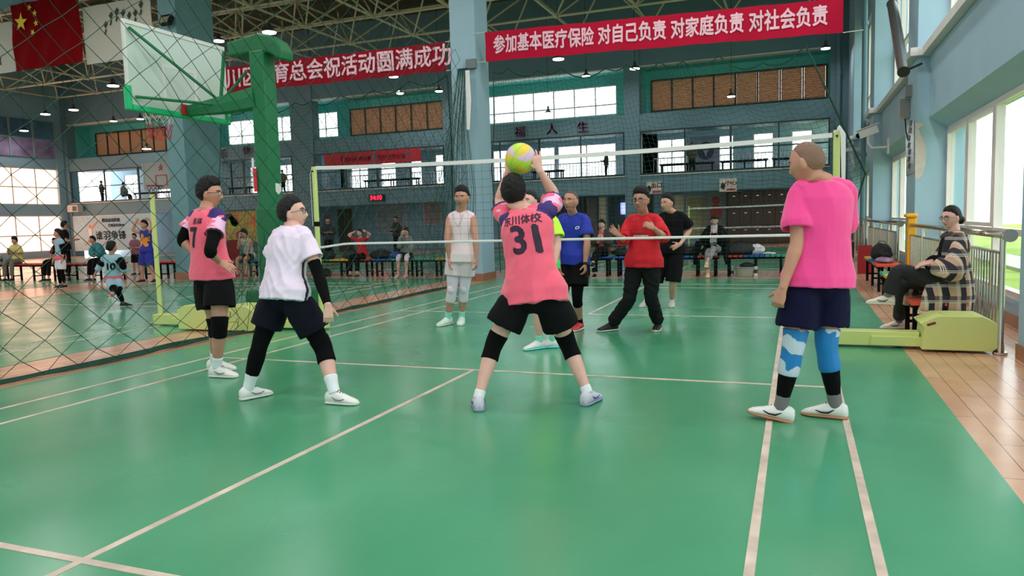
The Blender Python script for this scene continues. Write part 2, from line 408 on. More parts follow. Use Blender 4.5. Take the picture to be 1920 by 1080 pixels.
    # --- face pieces
    if vox < .0125:
        for q in (-1, 1):
            m = MB(); y = face_y(q*.031, .003); Q = HM @ Matrix.Rotation(q*R(-14), 3, 'Z')
            m.mi = 0; m.ell(hp((q*.031, y-.0018, .002)), (.0150*hs, .0068*hs, .0062*hs*D.get('eye', 1)), Q, 12, 8)
            m.mi = 1; m.ell(hp((q*.031, y-.0004, .0022)), (.0066*hs, .0064*hs, .0060*hs*D.get('eye', 1)), Q, 10, 8)
            m.loft([hp((q*x, face_y(q*x, .008)+.0012, .0075+dz)) for x, dz in ((.017, -.004), (.024, .0), (.032, .001), (.040, -.001), (.046, -.005))], [.0012*hs, .0018*hs, .002*hs, .0018*hs, .001*hs], None, 5)
            m.build('eye', [mat('eye_white', (225, 218, 212), .3), mat('eye_dark', (28, 20, 18), .25)], r, smooth=True)
            m = MB()
            m.loft([hp((q*x, face_y(q*x, z)+.0002, z)) for x, z in ((.014, .019), (.024, .0225), (.035, .0235), (.046, .019), (.051, .0155))], [(.0016*hs, .0035*hs), (.002*hs, .004*hs), (.002*hs, .0042*hs), (.0018*hs, .003*hs), .001*hs], HM @ V((0, 1, 0)), 6)
            m.build('eyebrow', mat('brow_hair', (34, 27, 25), .8), r, smooth=True)
    # --- hair
    hr = D.get('hair')
    if hr:
        kind = hr.get('kind', 'short'); th = hr.get('th', .016); tab = HAIRLINE[kind]; hm = MB()
        dirs, fs = sphere_dirs(84, 64) if vox < .009 else sphere_dirs(36, 28)
        vs = []
        for d in dirs:
            ln = interp(tab, d.y)+.05*noise.noise(V((d.x*7, d.y*7, 3))); k = sm(d.z, ln-.05, ln+.07)
            p = head_pt(d, False); nn = noise.noise(V((d.x*9, d.y*9, d.z*5)))*.3+noise.noise(V((d.x*26, d.y*20, d.z*9)))*.25
            t = th*(1+hr.get('rough', 1)*nn)*(.55+.45*sm(d.z, -.5, .6))*(.30+.70*sm(d.z-ln, .0, .38)) + hr.get('top', .0)*sm(d.z, .4, 1)+hr.get('quiff', 0)*sm(d.y, .2, .8)*sm(d.z, .3, .7)
            vs.append(hp(p+V((d.x, d.y, d.z*.9)).normalized()*(t*k-.010*(1-k))))
        hm.add(vs, fs)
        for c, rr in hr.get('balls', []): hm.ell(hp(c), tuple(x*hs for x in rr), HM, 16, 12)
        for pts, rr in hr.get('locks', []): hm.loft([hp(p) for p in pts], [tuple(y*hs for y in x) if isinstance(x, tuple) else x*hs for x in rr], HM @ V((1, 0, 0)), 10, (.5, .8))
        out['hair'] = hm.build('hair', mat('hair_'+hr.get('c', 'black'), {'black': (13, 11, 12), 'grey': (92, 84, 80), 'stubble': (136, 104, 88), 'brown': (50, 36, 30)}[hr.get('c', 'black')], .55, bump=.5, bscale=120, stretch=(1, 1, .25), spec=.3), r, smooth=True)
    if D.get('glasses'):
        m = MB(); gz = -.001
        for q in (-1, 1):
            pts = []
            for j in range(14):
                a = 2*PI*j/14; c, e = math.cos(a), math.sin(a); x = q*.034+math.copysign(abs(c)**.7, c)*.024; z = gz+math.copysign(abs(e)**.7, e)*.0165
                pts.append(hp((x, .100-abs(x)*.16, z)))
            m.tube(pts, .0019*hs, 5, closed=True); m.tube([hp((q*.058, .091, gz+.006)), hp((q*.076, .06, gz+.006)), hp((q*.080, -.005, gz+.004)), hp((q*.080, -.02, gz-.012))], .0019*hs, 5)
        m.tube([hp((-.011, .098, gz+.003)), hp((0, .102, gz+.006)), hp((.011, .098, gz+.003))], .0017*hs, 5)
        g = m.build('glasses', mat('spectacle_frame', (30, 22, 24), .35), r, smooth=True)
        for q in (-1, 1):
            ln = MB(); ln.add([hp((q*.034+a*.022, .099-abs(q*.034+a*.022)*.16, gz+b*.0145)) for a, b in ((-1, -.6), (-.6, -1), (.6, -1), (1, -.6), (1, .6), (.6, 1), (-.6, 1), (-1, .6))], [tuple(range(8))])
            ln.build('lens', glass('spectacle_lens', (235, 240, 240), .12), g, fixn=False)
    # --- clothes
    for c in D.get('clothes', []):
        kind = c['k']; m = MB(); cv = c.get('vox', max(vox*1.25, .009)); e = c.get('e', .016)*s
        if kind == 'top':
            hem = c.get('hem', -.22); ts2 = [hem, hem*.5+.0, .0+.02, .12, .22, .32, .42, .52, .62, .72, .82, .9, .955, .99]; ts2 = sorted(set(ts2)); flare = c.get('flare', .018)*s
            m.loft([tor(t) for t in ts2], [tuple(x+flare*max(0, .55-t)+q*max(0, min(1, (.22-t)/.2)) for x, q in zip(trad(max(t, -.02), e), (.024*s*c.get('hemw', 1), .012*s))) for t in ts2], [tlat(t) for t in ts2], 28, (0, .15))
            sl_ = c.get('sleeve', .62)
            for k in 'LR':
                m.loft([neck-spine*.018*s, shj[k].lerp(neck, .5)-spine*.000*s, shj[k].lerp(neck, .08)], [.046*s+e*.55, .048*s+e*.65, (.048 if not sl_ else .056)*s+e*.55], None, 12, (.5, .6))
                if sl_:
                    k_sl = sl_[k] if isinstance(sl_, dict) else sl_
                    t_, p_ = limb_pts(shj[k], elb[k], wri[k], 0, k_sl, .1); m.loft(p_, [interp(RARM, t)*s*D.get('armw', 1)+e*(.35+(c.get('loose', 1.)+.2)*min(1, t/.6)**1.5) for t in t_], None, 14, (.9, 0), hollow=(max(.012, cv*1.3), 2) if k_sl < 1.5 else None)
                else: m.ell(shj[k].lerp(neck, .12)-spine*.01*s, (.052*s+e*.3,)*3, None, 12, 8)
        elif kind == 'bottom':
            ts2 = [-.19, -.1, 0, .1, c.get('waist', .2)]
            m.loft([tor(t) for t in ts2], [tuple(x*(1 if t > -.08 else .93 if t > -.15 else .78) for x in trad(max(t, 0), e*.9)) for t in ts2], [tlat(t) for t in ts2], 24, (.5, 0))
            cr = hip-spine*.105*s; m.ell(cr, (.085*s*wid, .095*s, .065*s), Matrix((hl, fwd, UP)).transposed(), 16, 10)
            ln = c.get('len', .7)
            for k in 'LR':
                t_, p_ = limb_pts(hipj[k], knee[k], ank[k], -.02, ln, .1); fl = c.get('flare', .03)*s
                m.loft(p_, [(interp(RLEG, t)*s*D.get('legw', 1) if ln < 1.2 else max(interp(RLEG, t), .052)*s)+e*.6-.016*s*max(0, 1-t/.3)+fl*(max(t, 0)/max(ln, .01))**.8 for t in t_], None, 18, (.5, 0), hollow=(max(.014, cv*1.4), 3) if ln < 1.2 else None)
        elif kind == 'leg':      # a sleeve, pad or sock on the leg
            k = c['s']; t_, p_ = limb_pts(hipj[k], knee[k], ank[k], c['t'][0], c['t'][1], .06); m.loft(p_, [interp(RLEG, t)*s*D.get('legw', 1)+c.get('e', .005)*s for t in t_], None, 16)
            if c.get('cap'):
                kf = fwd.lerp(V((foot[k]['f'][0], foot[k]['f'][1], 0)).normalized(), .5); m.ell(knee[k]+kf*.035*s, (.045*s, .045*s, .06*s), None, 12, 8)
        elif kind == 'arm':
            k = c['s']; t_, p_ = limb_pts(shj[k], elb[k], wri[k], c['t'][0], c['t'][1], .08); m.loft(p_, [interp(RARM, t)*s*D.get('armw', 1)+c.get('e', .005)*s for t in t_], None, 14)
        elif kind == 'soup': c['fn'](m, out, tor, trad, tlat, hp)
        elif kind == 'collar':
            cc = neck+spine*c.get('up', -.002)*s; pts = []
            for j in range(20):
                a = 2*PI*j/20; pts.append(cc+sl*math.cos(a)*(nk+.014*s)+sfw*math.sin(a)*(nk+.016*s)-spine*(.018*s*max(0, math.sin(a))))
            m.loft(pts, [(.005*s, .011*s)]*20, None, 6, closed=True); o = m.build(c.get('name', 'collar'), c['m'], r, smooth=True); continue
        me = voxel(m, cv, c.get('it', 3), .5)
        dsp = folds(c['fold']*s, c.get('fs', 7.), c.get('zs', .5), c.get('seed', hip.x*3.)) if c.get('fold') else None
        o = finish(me, c['name'], c['m'], r, (lambda ctr, z=c['zone']: z(ctr, out)) if c.get('zone') else None, dsp)
        if c.get('clabel'): o['label'] = c['clabel']
        out.setdefault('cl', {})[c['name']+c.get('s', '')] = o
    for k in 'LR':
        F = foot[k]
        if 'm' in F or 'shoe' in D:
            mm = F.get('m') or D['shoe']; A = V(F['g']) if 'g' in F else ank[k]-UP*.088*s
            shoe(r, A, F['f'], s*D.get('shoe_s', 1.), mm, F.get('pitch', 0.), F.get('raised', 0.))
    return out
def on_surface(objs, c, u, v, d, verts, faces, name, m, parent, lift=.003, maxlen=.02):
    """lay flat artwork onto a cloth surface: c centre, u/v axes, d direction the artwork is pressed in"""
    c = V(c); u = V(u).normalized(); v = V(v).normalized(); d = V(d).normalized()
    bm = bmesh.new(); vv = [bm.verts.new((p[0], p[1], 0)) for p in verts]
    for f in faces:
        try: bm.faces.new([vv[i] for i in f])
        except ValueError: pass
    bmesh.ops.triangulate(bm, faces=bm.faces[:])
    for _ in range(4):
        ed = [e for e in bm.edges if e.calc_length() > maxlen]
        if not ed: break
        bmesh.ops.subdivide_edges(bm, edges=ed, cuts=1, use_grid_fill=False); bmesh.ops.triangulate(bm, faces=[f for f in bm.faces if len(f.verts) > 3])
    trees = []
    for o in objs:
        w = worldloc(o); me = o.data; trees.append(BVHTree.FromPolygons([tuple(x.co+w) for x in me.vertices], [tuple(p.vertices) for p in me.polygons]))
    off = worldloc(parent)
    for x in bm.verts:
        p = c+u*x.co.x+v*x.co.y; best = None
        for t in trees:
            h = t.ray_cast(p-d*.5, d)
            if h[0] is not None and (best is None or h[3] < best): best = h[3]; hit = h[0]
        x.co = (hit-d*lift if best is not None else p)-off
    me = bpy.data.meshes.new(name); bm.to_mesh(me); bm.free(); me.materials.append(m)
    o = bpy.data.objects.new(name, me); S.collection.objects.link(o); o.parent = parent; return o
# ------------------------------------------------------------ cloth colours
PINK = mat('coral_pink_jersey', (255, 98, 126), .75, bump=.08, bscale=40, sheen=.3)
HOT = mat('hot_pink_shirt', (252, 66, 150), .72, bump=.06, bscale=45, sheen=.3)
BLACK = mat('black_cloth', (9, 9, 11), .85, bump=.1, bscale=50, spec=.2); NAVY = mat('navy_shorts_cloth', (10, 12, 46), .85, bump=.1, bscale=50, spec=.2)
KNIT = mat('black_knit_sleeve', (7, 7, 9), .9, bump=.15, bscale=160, spec=.15); DKNAVY = mat('dark_navy_shorts_cloth', (11, 13, 28), .85, bump=.1, bscale=50, spec=.2)
WHITE = mat('white_jersey', (240, 220, 242), .75, bump=.08, bscale=40); OFFW = mat('off_white_vest', (242, 220, 226), .78, bump=.08, bscale=40)
SOCK = mat('white_sock', (236, 236, 240), .85, bump=.2, bscale=200); SHOEW = mat('white_shoe', (232, 230, 226), .45); SOLEW = mat('white_rubber', (220, 216, 208), .5)
GUM = mat('brown_gum_rubber', (186, 128, 92), .55); LACE = mat('black_lace', (30, 24, 30), .7); PURPLE = mat('purple_panel', (58, 34, 110), .72)
SHOEK = mat('black_shoe', (22, 22, 24), .6); LACEW = mat('white_lace', (235, 235, 235), .7); PALEP = mat('pale_pink_streak', (240, 190, 226), .72); RED = mat('red_long_sleeve_cloth', (212, 20, 38), .8, bump=.08, bscale=40)
PRINTK = mat('dark_purple_print', (40, 12, 46), .6); PRINTW = mat('white_print', (240, 238, 236), .6)
def arm_t(c, out, k):
    a, b = out['shj'][k], out['elb'][k]; d = b-a; return (c-a).dot(d)/d.length_squared, ((c-a)-d*((c-a).dot(d)/d.length_squared)).length
def sleeve_side(c, out):
    for k in 'LR':
        t, r = arm_t(c, out, k)
        if t > -.25 and r < (.12 if t < .18 else .088) and (c-out['shj'][k]).dot(out['shj'][k]-out['shj']['R' if k == 'L' else 'L']) > -.018: return k, t
    return None, 0
def jersey_zone(c, out):
    k, t = sleeve_side(c, out)
    if k is None: return 0
    n = noise.noise(V((c.x*9, c.y*9, c.z*22)))
    if t > .52: return 1
    if t < .12+n*.15: return 1
    return 2 if n > .05 else 0
def back_print(o, txt, size, bold, dx, dz, m, name, sx=1., front=False, rot=0., gap=None):
    """lettering on the back (or the chest) of a shirt, dx to the reader's right, dz up from the shoulder-blade level"""
    top = o['cl']['shirt' if 'shirt' in o['cl'] else 'vest']; f = o['sfw']*(1 if front else -1); u = UP.cross(f).normalized(); sp = o['spine']
    c = (o['shj']['L']+o['shj']['R'])/2; vs, fs = text_verts(txt, size, bold); cs, sn = math.cos(rot), math.sin(rot)
    vs = [((p.x*sx)*cs-p.y*sn, (p.x*sx)*sn+p.y*cs, 0) for p in vs]
    return on_surface([top], c+u*dx+sp*dz+f*.0, u, sp, -f, vs, fs, name, m, o['root'])
# ---- player 31, seen from behind, sending the ball
A = person(dict(label='player in coral pink shirt numbered 31 seen from behind with hands raised to the ball', s=1.0, hip=P(1001, 546, -1.02), neck=P(986, 397, -.93), hl=(-1, .02, 0), sl=(-1, .08, -.10), base=V((.95, -1.12, 0)),
    head=P(963, 362, -.86), hf=(-.25, .9, .28), hs=1.04, wide=1.12, vox=.0052, skin='c', hair=dict(th=.020, top=.006, rough=1.1),
    foot=dict(L=dict(g=G(898, 768), f=(-.45, .9)), R=dict(g=G(1102, 758), f=(.15, .98))), knee=dict(L=(926, 645), R=(1064, 643)),
    elbow=dict(L=(936, 378), R=(1040, 366)), wrist=dict(L=(952, 322, -.70), R=(1011, 318, -.80)), shrug=dict(R=(0, .03, .03), L=(0, .03, .0)),
    hand=dict(L=dict(d=(.1, .2, 1), n=(0.2, .9, -.3), t=(1, 0, 0), curl=.22, spread=.8), R=dict(d=(-.25, .0, 1), n=(-.5, .85, 0), t=(-1, -.4, -.1), curl=.18, spread=.9)), report=1,
    shoe=[mat('pale_grey_shoe', (206, 202, 214), .5), mat('shoe_sole_blue_grey', (150, 150, 176), .5), LACE, mat('violet_shoe_mark', (84, 60, 170), .5)], clothes=[
    dict(k='bottom', name='shorts', m=BLACK, len=.66, flare=.055, e=.018, waist=.16, fold=.006), dict(k='top', name='shirt', m=[PINK, PURPLE, PALEP], e=.020, hem=-.16, hemw=1.35, flare=.03, sleeve=.60, loose=1.5, zone=jersey_zone, fold=.013, fs=6, vox=.008),
    dict(k='collar', name='collar', m=mat('dark_collar', (40, 20, 40), .8)),
    dict(k='leg', s='L', name='knee_pad', m=KNIT, t=(.80, 1.30), e=.010), dict(k='leg', s='R', name='knee_pad', m=KNIT, t=(.80, 1.30), e=.010),
    dict(k='leg', s='L', name='sock', m=SOCK, t=(1.86, 2.03), e=.004), dict(k='leg', s='R', name='sock', m=SOCK, t=(1.86, 2.03), e=.004)]))
back_print(A, '31', .28, .009, .055, -.195, PRINTK, 'shirt_number', .95, rot=R(5)); back_print(A, '东川体校', .075, .002, .01, -.045, PRINTK, 'shirt_lettering', 1.0, rot=R(7))
# ---- bald player, right
Bp = person(dict(label='shaven headed man in hot pink shirt, navy shorts and blue patterned knee sleeves', s=1.02, hip=P(1533, 520, -.98), neck=P(1542, 343, -.95), hl=(-.85, -.5, 0), sl=(-.88, -.46, .0), base=V((2.75, -1.02, 0)),
    head=P(1513, 306, -1.0), hf=(-.88, .40, -.14), hs=1.10, wide=1.08, vox=.0052, skin='b', hair=dict(kind='thin', th=.0022, rough=.1, c='stubble'), neckw=1.04,
    foot=dict(L=dict(g=G(1464, 789), f=(-.97, .12), pitch=.17), R=dict(g=G(1566, 784), f=(-.95, .22))), knee=dict(L=(1488, 648), R=(1549, 645)),
    elbow=dict(L=(1495, 456), R=(1574, 452, -.70)), wrist=dict(L=(1467, 543, -1.18), R=(1562, 530, -.62)), hand=dict(L=dict(d=(-.28, .0, -.9), n=(.2, .9, 0), t=(-.9, .2, 0), curl=.65, spread=.12)), report=1, armw=1.02,
    shoe=[SHOEW, GUM, LACE], clothes=[
    dict(k='bottom', name='shorts', m=NAVY, len=.74, flare=.045, e=.018, waist=.14, fold=.005), dict(k='top', name='shirt', m=HOT, e=.024, hem=-.10, flare=.03, sleeve=.72, loose=1.5, fold=.007, fs=6, zs=.6, vox=.007),
    dict(k='collar', name='collar', m=HOT),
    dict(k='leg', s='L', name='knee_sleeve', m=[mat('blue_knee_sleeve', (18, 122, 190), .6), mat('pale_pattern', (196, 208, 224), .6)], t=(.76, 1.46), e=.011, vox=.006, zone=lambda c, o: 1 if abs(math.sin(c.z*17+c.x*9)+.5*noise.noise(c*14)) > .72 else 0),
    dict(k='leg', s='R', name='knee_sleeve', m=[mat('blue_knee_sleeve'), mat('pale_pattern')], t=(.76, 1.42), e=.011, vox=.006, zone=lambda c, o: 1 if noise.noise(c*18+V((3, 0, 0))) > .22 and c.z > .55 else 0),
    dict(k='leg', s='L', name='calf_sleeve', m=KNIT, t=(1.40, 1.84), e=.004), dict(k='leg', s='R', name='calf_sleeve', m=KNIT, t=(1.38, 1.84), e=.004),
    dict(k='leg', s='L', name='sock', m=mat('grey_sock', (120, 116, 116), .9), t=(1.80, 2.03), e=.007), dict(k='leg', s='R', name='sock', m=mat('grey_sock'), t=(1.80, 2.03), e=.007)]))
# ---- white jersey player crouching forward
Wp = person(dict(label='player in white shirt and black arm sleeve standing astride and looking up at the ball', s=.98, hip=P(535, 546, -1.38), neck=P(548, 430, -1.28), hl=(-.9, .42, 0), sl=(-.95, .28, .0), base=V((-.9, -1.42, 0)),
    head=P(549, 400, -1.24), hf=(.92, .34, .16), hs=1.08, wide=1.15, vox=.0052, skin='c', hair=dict(th=.017, kind='short'), glasses=1, neckw=1.1,
    foot=dict(L=dict(g=G(467, 748), f=(.35, .93)), R=dict(g=G(628, 757), f=(.97, .05))), knee=dict(L=(489, 640), R=(606, 650)), legw=1.08,
    elbow=dict(L=(505, 505, -1.12), R=(598, 518)), wrist=dict(L=(535, 560, -1.08), R=(615, 574, -1.46)), hand=dict(R=dict(d=(.05, -.1, -1), n=(-.6, .7, 0), t=(.7, .3, 0), curl=.45, spread=.15)), report=1,
    shoe=[SHOEW, SOLEW, LACE, mat('red_shoe_mark')], clothes=[
    dict(k='bottom', name='shorts', m=DKNAVY, len=.72, flare=.04, e=.018, waist=.12, fold=.006),
    dict(k='top', name='shirt', m=[WHITE, mat('black_side_panel', (26, 24, 34), .7)], e=.020, hem=-.15, hemw=1.8, flare=.025, sleeve=.56, loose=1.6, fold=.012, fs=9, zs=.8, vox=.007, zone=lambda c, o: 1 if (abs((c-o['shj']['R']).dot(o['sfw'])-.012) < .016 and (c-o['shj']['R']).dot(o['spine']) < -.15 and arm_t(c, o, 'R')[1] > .07 and (c-o['shj']['R']).dot((o['shj']['R']-o['shj']['L']).normalized()) > -.09) else 0),
    dict(k='collar', name='collar', m=mat('dark_collar')), dict(k='arm', s='R', name='arm_sleeve', m=KNIT, t=(.62, 1.93), e=.006), dict(k='arm', s='L', name='arm_sleeve', m=KNIT, t=(.62, 1.93), e=.006),
    dict(k='leg', s='L', name='legging', m=KNIT, t=(.5, 1.72), e=.006), dict(k='leg', s='R', name='legging', m=KNIT, t=(.5, 1.0), e=.006), dict(k='leg', s='R', name='knee_pad', m=KNIT, t=(.84, 1.34), e=.013),
    dict(k='leg', s='L', name='sock', m=SOCK, t=(1.66, 2.03), e=.006), dict(k='leg', s='R', name='sock', m=SOCK, t=(1.64, 2.03), e=.006)]))
# ---- player 7, hands on hips
Lp = person(dict(label='bespectacled player in coral pink shirt with hands on hips beside the side net', s=1.03, hip=P(398, 510, -.78), neck=P(387, 396, -.80), hl=(-1, .10, 0), sl=(-1, .12, .0), base=V((-2.12, -.75, 0)),
    head=P(394, 363, -.74), hf=(.93, .34, -.02), hs=1.05, wide=1., vox=.0052, skin='b', hair=dict(th=.021, top=.01, quiff=.012, rough=1.3), glasses=1,
    foot=dict(R=dict(g=G(408, 707), f=(.96, .10)), L=dict(g=G(404, 694), f=(.96, .2))), knee=dict(R=(412, 610), L=(405, 610)),
    elbow=dict(R=(393, 471, -1.08), L=(341, 450, -.86)), wrist=dict(R=(411, 491, -.93), L=(368, 477, -.84)), hand=dict(R=dict(d=(.85, .30, -.50), n=(-.9, .1, 0), t=(.2, .3, 1), curl=.25), L=dict(d=(.6, -.2, -.3), n=(.5, -.6, 0), t=(0, 0, 1), curl=.4)), report=1,
    shoe=[SHOEW, mat('white_rubber'), LACE, mat('red_shoe_mark', (206, 40, 56), .5)], clothes=[
    dict(k='bottom', name='shorts', m=BLACK, len=.66, flare=.05, e=.018, waist=.14, fold=.005), dict(k='top', name='shirt', m=[PINK, PURPLE, PALEP], e=.019, hem=-.11, flare=.03, sleeve=.52, loose=1.8, zone=jersey_zone, fold=.008, fs=6, vox=.008),
    dict(k='collar', name='collar', m=mat('dark_collar')), dict(k='arm', s='R', name='arm_sleeve', m=KNIT, t=(.5, 1.22), e=.010), dict(k='arm', s='L', name='arm_sleeve', m=KNIT, t=(.5, 1.22), e=.010),
    dict(k='leg', s='R', name='knee_pad', m=KNIT, t=(.84, 1.26), e=.012), dict(k='leg', s='L', name='knee_pad', m=KNIT, t=(.84, 1.26), e=.012),
    dict(k='leg', s='R', name='sock', m=SOCK, t=(1.74, 2.03), e=.006), dict(k='leg', s='L', name='sock', m=SOCK, t=(1.74, 2.03), e=.006)]))
back_print(Lp, '7', .25, .008, -.02, -.18, PRINTK, 'shirt_number', .8); back_print(Lp, '东体', .06, .002, .03, -.03, PRINTK, 'shirt_lettering', .9)
# ---- sleeveless player
MINT = mat('mint_sock', (150, 226, 204), .8); MSHOE = mat('pale_mint_shoe', (214, 234, 222), .5); GREYS = mat('light_grey_shorts_cloth', (232, 210, 218), .8, bump=.1)
Mp = person(dict(label='man in white sleeveless top with pale grey knee braces standing beyond the net', s=1.03, hip=P(865, 478, 2.6), neck=P(865, 398, 2.6), hl=(1, .12, 0), sl=(1, .12, .0), base=V((-1.4, 2.55, 0)),
    head=P(866, 371, 2.56), hf=(.12, -1, .02), hs=1.1, wide=1., vox=.006, skin='b', hair=dict(th=.017, top=.012), neckw=1.0, armw=.95, shrug=dict(L=(-.012, 0, -.012), R=(.012, 0, -.012)),
    foot=dict(R=dict(g=G(840, 609), f=(-.25, -.97)), L=dict(g=G(866, 607), f=(.30, -.95))), knee=dict(R=(848, 542), L=(870, 541)),
    elbow=dict(R=(838, 448), L=(892, 448)), wrist=dict(R=(843, 485, 2.48), L=(893, 486, 2.5)), hand=dict(R=dict(d=(.05, -.1, -1), t=(0, -1, 0), n=(1, 0, 0), curl=.4), L=dict(d=(0, -.1, -1), t=(0, -1, 0), n=(-1, 0, 0), curl=.4)), report=1,
    shoe=[MSHOE, SOLEW, LACEW], clothes=[
    dict(k='bottom', name='shorts', m=GREYS, len=.60, flare=.03, e=.014, waist=.14, fold=.005), dict(k='top', name='vest', m=OFFW, e=.013, hem=-.16, flare=.015, sleeve=0, fold=.005, fs=6),
    dict(k='leg', s='R', name='knee_brace', m=mat('pale_brace', (238, 216, 234), .8, bump=.2, bscale=90), t=(.58, 1.42), e=.009, cap=1), dict(k='leg', s='L', name='knee_brace', m=mat('pale_brace'), t=(.58, 1.42), e=.009, cap=1),
    dict(k='leg', s='R', name='sock', m=MINT, t=(1.76, 2.03), e=.005), dict(k='leg', s='L', name='sock', m=MINT, t=(1.76, 2.03), e=.005)]))
nk = Mp['root']; m = MB(); c0 = Mp['shj']['L'].lerp(Mp['shj']['R'], .5)
m.tube([c0+V((x, -.10-.02*(1-abs(x)/.07), z)) for x, z in ((-.07, .05), (-.05, -.03), (-.02, -.09), (0, -.115), (.02, -.09), (.05, -.03), (.07, .05))], .0018, 5); m.build('necklace', mat('dark_cord', (60, 50, 44), .6), nk)
# ---- player in blue
BLUE = mat('royal_blue_shirt', (26, 50, 168), .75, bump=.08, bscale=40)
Up = person(dict(label='grey stubbled man in royal blue shirt with black knee tights and red laced shoes', s=1., hip=P(1072, 480, 2.45), neck=P(1074, 404, 2.45), hl=(.98, -.1, 0), sl=(.98, -.1, .0), base=V((.25, 2.45, 0)),
    head=P(1070, 378, 2.38), hf=(-.22, -1, .14), hs=1.08, wide=1.05, vox=.006, skin='b', hair=dict(th=.007, kind='thin', rough=.6, c='grey'),
    foot=dict(R=dict(g=G(1052, 617), f=(-.3, -.95)), L=dict(g=G(1087, 618), f=(-.12, -1))), knee=dict(R=(1056, 558), L=(1082, 558)),
    elbow=dict(R=(1042, 455), L=(1101, 455)), wrist=dict(R=(1048, 495, 2.25), L=(1097, 494, 2.3)), hand=dict(L=dict(d=(.05, -.15, -1), t=(0, -1, 0), n=(-1, 0, 0), curl=.5)), report=1,
    shoe=[mat('red_white_shoe', (214, 60, 72), .5), SOLEW, mat('red_lace', (190, 20, 44), .6)], clothes=[
    dict(k='leg', s='L', name='tights', m=KNIT, t=(.2, 1.30), e=.006), dict(k='leg', s='R', name='tights', m=KNIT, t=(.2, 1.30), e=.006),
    dict(k='bottom', name='shorts', m=BLACK, len=.72, flare=.05, e=.016, waist=.14, fold=.005), dict(k='top', name='shirt', m=BLUE, e=.018, hem=-.20, flare=.02, sleeve=.72, loose=1.9, fold=.007, fs=6),
    dict(k='leg', s='R', name='sock', m=BLACK, t=(1.8, 2.03), e=.005), dict(k='leg', s='L', name='sock', m=BLACK, t=(1.8, 2.03), e=.005)]))
def ring_poly(pts_in, pts_out):
    n = len(pts_in); return pts_in+pts_out, [(i, (i+1) % n, (i+1) % n+n, i+n) for i in range(n)]
rp = ring_poly([(math.cos(a)*.016, math.sin(a)*.008) for a in [2*PI*j/14 for j in range(14)]], [(math.cos(a)*.027, math.sin(a)*.017) for a in [2*PI*j/14 for j in range(14)]])
cc = (Up['shj']['L']+Up['shj']['R'])/2; on_surface([Up['cl']['shirt']], cc+V((.085, 0, -.09)), (.9, 0, .45), (-.45, 0, .9), (0, 1, 0), [(a, b, 0) for a, b in rp[0]], rp[1], 'shirt_emblem', PRINTW, Up['root'])
m = MB(); w = Up['wri']['L']; m.loft([w+V((0, 0, .02)), w+V((0, 0, -.012))], [.034, .034], None, 12); m.build('wristwatch', mat('black_strap', (18, 18, 18), .4), Up['root'], smooth=True)
# ---- player in red
Rp = person(dict(label='man in red long sleeved top and black trousers gesturing with both hands beyond the net', s=1.0, hip=P(1207, 486, 2.4), neck=P(1207, 405, 2.4), hl=(1, -.12, 0), sl=(1, -.16, .0), base=V((.97, 2.4, 0)),
    head=P(1202, 375, 2.3), hf=(-.2, -1, -.03), hs=1.1, wide=1.06, vox=.006, skin='b', hair=dict(th=.019, top=.012, quiff=.008), glasses=1,
    foot=dict(R=dict(g=G(1148, 620), f=(-.72, -.70), m=[SHOEK, SOLEW, SHOEK]), L=dict(g=G(1234, 618), f=(.02, -1), m=[SHOEK, SOLEW, SHOEK])), knee=dict(R=(1180, 562), L=(1221, 560)),
    elbow=dict(R=(1170, 450), L=(1247, 446)), wrist=dict(R=(1160, 441, 2.06), L=(1226, 428, 2.02)), hand=dict(R=dict(d=(-.55, -.25, .55), n=(.3, -.9, .2), t=(.3, -.2, 1), curl=.3, spread=.6), L=dict(d=(-.75, -.1, .45), n=(-.3, .8, -.4), t=(-.1, -.4, 1), curl=.55)), report=1,
    clothes=[dict(k='bottom', name='trousers', m=mat('black_trouser_cloth', (20, 21, 23), .85, bump=.15, spec=.25), len=1.93, flare=.012, e=.020, waist=.14, fold=.012, fs=9, zs=1.4),
    dict(k='top', name='shirt', m=RED, e=.020, hem=-.18, flare=.03, sleeve=1.25, loose=1.0, fold=.009, fs=6)]))
cc = (Rp['shj']['L']+Rp['shj']['R'])/2
on_surface([Rp['cl']['shirt']], cc+V((0, 0, -.15)), (1, 0, 0), (0, 0, 1), (0, 1, 0), [(-.12, .0, 0), (.06, .0, 0), (.06, .014, 0), (-.12, .014, 0)], [(0, 1, 2, 3)], 'shirt_stripe', mat('brown_stripe', (120, 50, 44), .7), Rp['root'])
on_surface([Rp['cl']['shirt']], cc+V((0, 0, -.15)), (1, 0, 0), (0, 0, 1), (0, 1, 0), [(-.10, -.018, 0), (.07, -.018, 0), (.07, -.011, 0), (-.10, -.011, 0), (-.02, -.032, 0), (.08, -.032, 0), (.08, -.026, 0), (-.02, -.026, 0)], [(0, 1, 2, 3), (4, 5, 6, 7)], 'shirt_stripe', PRINTW, Rp['root'])
on_surface([Rp['cl']['shirt']], cc+V((.10, 0, -.075)), (1, 0, 0), (0, 0, 1), (0, 1, 0), [(-.02, -.02, 0), (.02, -.02, 0), (.026, .01, 0), (0, .026, 0), (-.024, .01, 0)], [(0, 1, 2, 3, 4)], 'shirt_emblem', PRINTW, Rp['root'])
